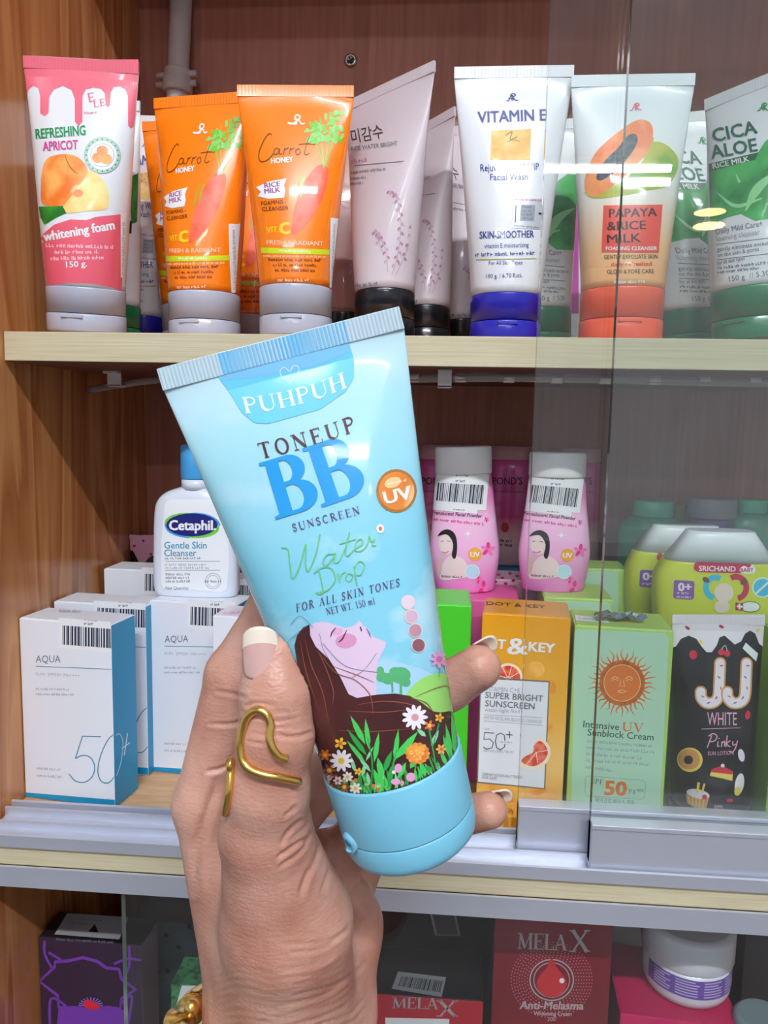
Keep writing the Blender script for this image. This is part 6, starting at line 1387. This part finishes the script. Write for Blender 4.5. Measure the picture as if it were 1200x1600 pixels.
def skin_mat():
    m = mat('skin', (194, 144, 124), .38, spec=.5, sss=.06); n, l, b = nodes(m)
    b.inputs['Subsurface Radius'].default_value = (1.0, .35, .2)
    tc = n.new('ShaderNodeTexCoord')
    n1 = n.new('ShaderNodeTexNoise'); n1.inputs['Scale'].default_value = 38; n1.inputs['Detail'].default_value = 4; l.new(tc.outputs['Object'], n1.inputs['Vector'])
    cr = n.new('ShaderNodeValToRGB'); e = cr.color_ramp.elements; e[0].position = .32; e[0].color = lin((176, 120, 102)); e[1].position = .68; e[1].color = lin((208, 160, 142)); l.new(n1.outputs[0], cr.inputs[0]); l.new(cr.outputs[0], b.inputs['Base Color'])
    mp = n.new('ShaderNodeMapping'); mp.inputs['Scale'].default_value = (260, 260, 900); mp.inputs['Rotation'].default_value = (0, .35, 0); l.new(tc.outputs['Object'], mp.inputs[0])
    n2 = n.new('ShaderNodeTexNoise'); n2.inputs['Scale'].default_value = 1; n2.inputs['Detail'].default_value = 3; l.new(mp.outputs[0], n2.inputs['Vector'])
    vo = n.new('ShaderNodeTexVoronoi'); vo.inputs['Scale'].default_value = 900; l.new(tc.outputs['Object'], vo.inputs['Vector'])
    ad = n.new('ShaderNodeMath'); ad.operation = 'MULTIPLY_ADD'; ad.inputs[1].default_value = .35; l.new(vo.outputs['Distance'], ad.inputs[0]); l.new(n2.outputs[0], ad.inputs[2])
    bp = n.new('ShaderNodeBump'); bp.inputs['Strength'].default_value = .35; bp.inputs['Distance'].default_value = .0006; l.new(ad.outputs[0], bp.inputs['Height']); l.new(bp.outputs[0], b.inputs['Normal'])
    return m
SKIN = skin_mat()
org = C3(450, 1600, .30)
per = thing('person', 'left hand and forearm gripping the light blue sunscreen tube, thumb in front', 'person', Matrix.Translation(org))
hand = pyobj('hand', P-org, [tuple(map(int, q)) for q in Fq], SKIN, per, True)
# nails: gently arched plates
NAILP = mat('nail_pink', (206, 164, 158), .22, coat=.6, sss=.1); NAILW = mat('nail_tip_ivory', (228, 214, 198), .22, coat=.6)
def nail(c, t_, n_, wid, l0, l1, split, rho, name, seedw=.35):
    t_ = nrm(t_); n_ = nrm(n_-t_*(n_ @ t_)); s_ = np.cross(n_, t_); v = []; f = []; mi = []
    nl, ns = 16, 13
    ph = math.asin(min(.98, wid/2/rho))
    for i in range(nl+1):
        u = i/nl; l_ = l0+(l1-l0)*u
        wf = .84+.16*math.sqrt(max(0, 1-(1-u/.32)**2)) if u < .32 else 1-.12*max(0, (u-.7)/.3)
        for j in range(ns+1):
            q = -1+2*j/ns; a_ = q*ph*wf; ex = -(abs(q)**2.2)*(l1-l0)*.16*(u if u > .6 else 0)
            if u < .3: ex = (abs(q)**3)*(l1-l0)*.10*(1-u/.3)
            v.append(c+t_*(l_+ex)+s_*rho*math.sin(a_)+n_*(rho*math.cos(a_)-rho-((u-.5)**2)*.0012)-org)
    for i in range(nl):
        for j in range(ns): f.append((i*(ns+1)+j, i*(ns+1)+j+1, (i+1)*(ns+1)+j+1, (i+1)*(ns+1)+j)); mi.append(1 if (i+.5)/nl > split+.06*((2*(j+.5)/ns-1)**2)*0 else 0)
    o = pyobj(name, v, f, [NAILP, NAILW], per, True, mi)
    sd = o.modifiers.new('thick', 'SOLIDIFY'); sd.thickness = .0007; sd.offset = 0
    return o
tdir = C3(424, 1005, .2425)-C3(431, 1120, .2405)
pn = hit(thumb_sdf, 408, 1030); nn = sdf_grad(thumb_sdf, pn[None])[0]
nail(pn+nn*.0009, tdir, nrm(nn+0.25*CR), .0112, -.0062, .0098, .70, .0072, 'thumb_nail')
d_ = C3(748, 1043, .276)-C3(690, 1080, .283)
nail(C3(748, 1043, .276)+nrm(CU*.75+CF*.75)*.0083, d_, CU*.75+CF*.75, .009, -.008, .0085, .72, .0065, 'finger_nail')
d_ = C3(764, 1266, .280)-C3(670, 1284, .297)
nail(C3(764, 1266, .280)+nrm(CU*.55+CF*.55+CR*.35)*.0066, d_, CU*.55+CF*.6+CR*.2, .0078, -.006, .0072, .68, .0055, 'finger_nail')

# ------------------------------------------------------------------ gold wire ring and bangle
GOLD = mat('gold', (240, 196, 108), .24, metal=1.0)
wr = .00125
px = [(448, 1186), (441, 1184), (434, 1180), (426, 1169), (421, 1151), (423, 1134), (417, 1117), (404, 1109), (391, 1115), (381, 1132), (375, 1158), (377, 1181), (386, 1198), (407, 1209), (432, 1214), (452, 1218), (466, 1221)]
tf = lambda Q: thumb_sdf(Q, True)
path = [hit(tf, x, y, wr*.8, .2, .262) for x, y in px]
ax0 = C3(422, 1225, .2445); rr_ = .0135
Rv, Bv = nrm(path[-1]-ax0), CF
back = [ax0+rr_*(math.cos(an)*Rv+math.sin(an)*Bv)-CU*.0004*i for i, an in enumerate(np.radians([25, 50, 75, 100, 125, 148]))]
bar = [hit(hand_sdf, x, y, wr*.7, .2, .30) for x, y in ((362, 1191), (361, 1205), (359, 1228), (356, 1250), (352, 1271))]
rings = tube_mesh('thumb_ring', catmull(path+back+bar, 4), wr, GOLD, None, 12)
tag(rings, 'open gold wire ring with a looped front on the thumb', 'ring')
# bangle: loose on the wrist, its knobbed end shows at the left of the wrist
bl = C3(289, 1603, .292); bc_ = C3(455, 1715, .303); U_ = bl-bc_; V_ = -CF*.050
bg = thing('bangle', 'thick gold bangle with a ball knob on the wrist', 'bracelet', Matrix.Translation(bc_))
ring_pts = [(U_*math.cos(an)+V_*math.sin(an)) for an in np.radians(np.linspace(3, 350, 60))]
def clear_of_hand(q, gap):
    w_ = np.array(q)+bc_
    for _ in range(6):
        d_ = hand_sdf(w_[None])[0]
        if d_ < gap: w_ = w_+sdf_grad(hand_sdf, w_[None])[0]*(gap-d_)
    return w_-bc_
ring_pts = [clear_of_hand(q, .0066) for q in ring_pts]
tube_mesh('band', ring_pts, .0058, GOLD, bg, 16)
top = clear_of_hand(bl-bc_, .0078)
ez = nrm(CU*.95-CR*.15)
tube_mesh('end_collar', [top-ez*.004, top-ez*.001, top+ez*.004, top+ez*.0055], [.0062, .0064, .0058, .0048], GOLD, bg, 20)
kc = clear_of_hand(C3(308, 1574, .285)-bc_, .0042)
bm = bmesh.new(); bmesh.ops.create_uvsphere(bm, u_segments=20, v_segments=12, radius=.0027)
for v_ in bm.verts: v_.co = Vector(kc)+Vector((v_.co.x, v_.co.y, v_.co.z*1.25))
me = bpy.data.meshes.new('ball_knob'); bm.to_mesh(me); bm.free(); link('ball_knob', me, bg, GOLD, True)
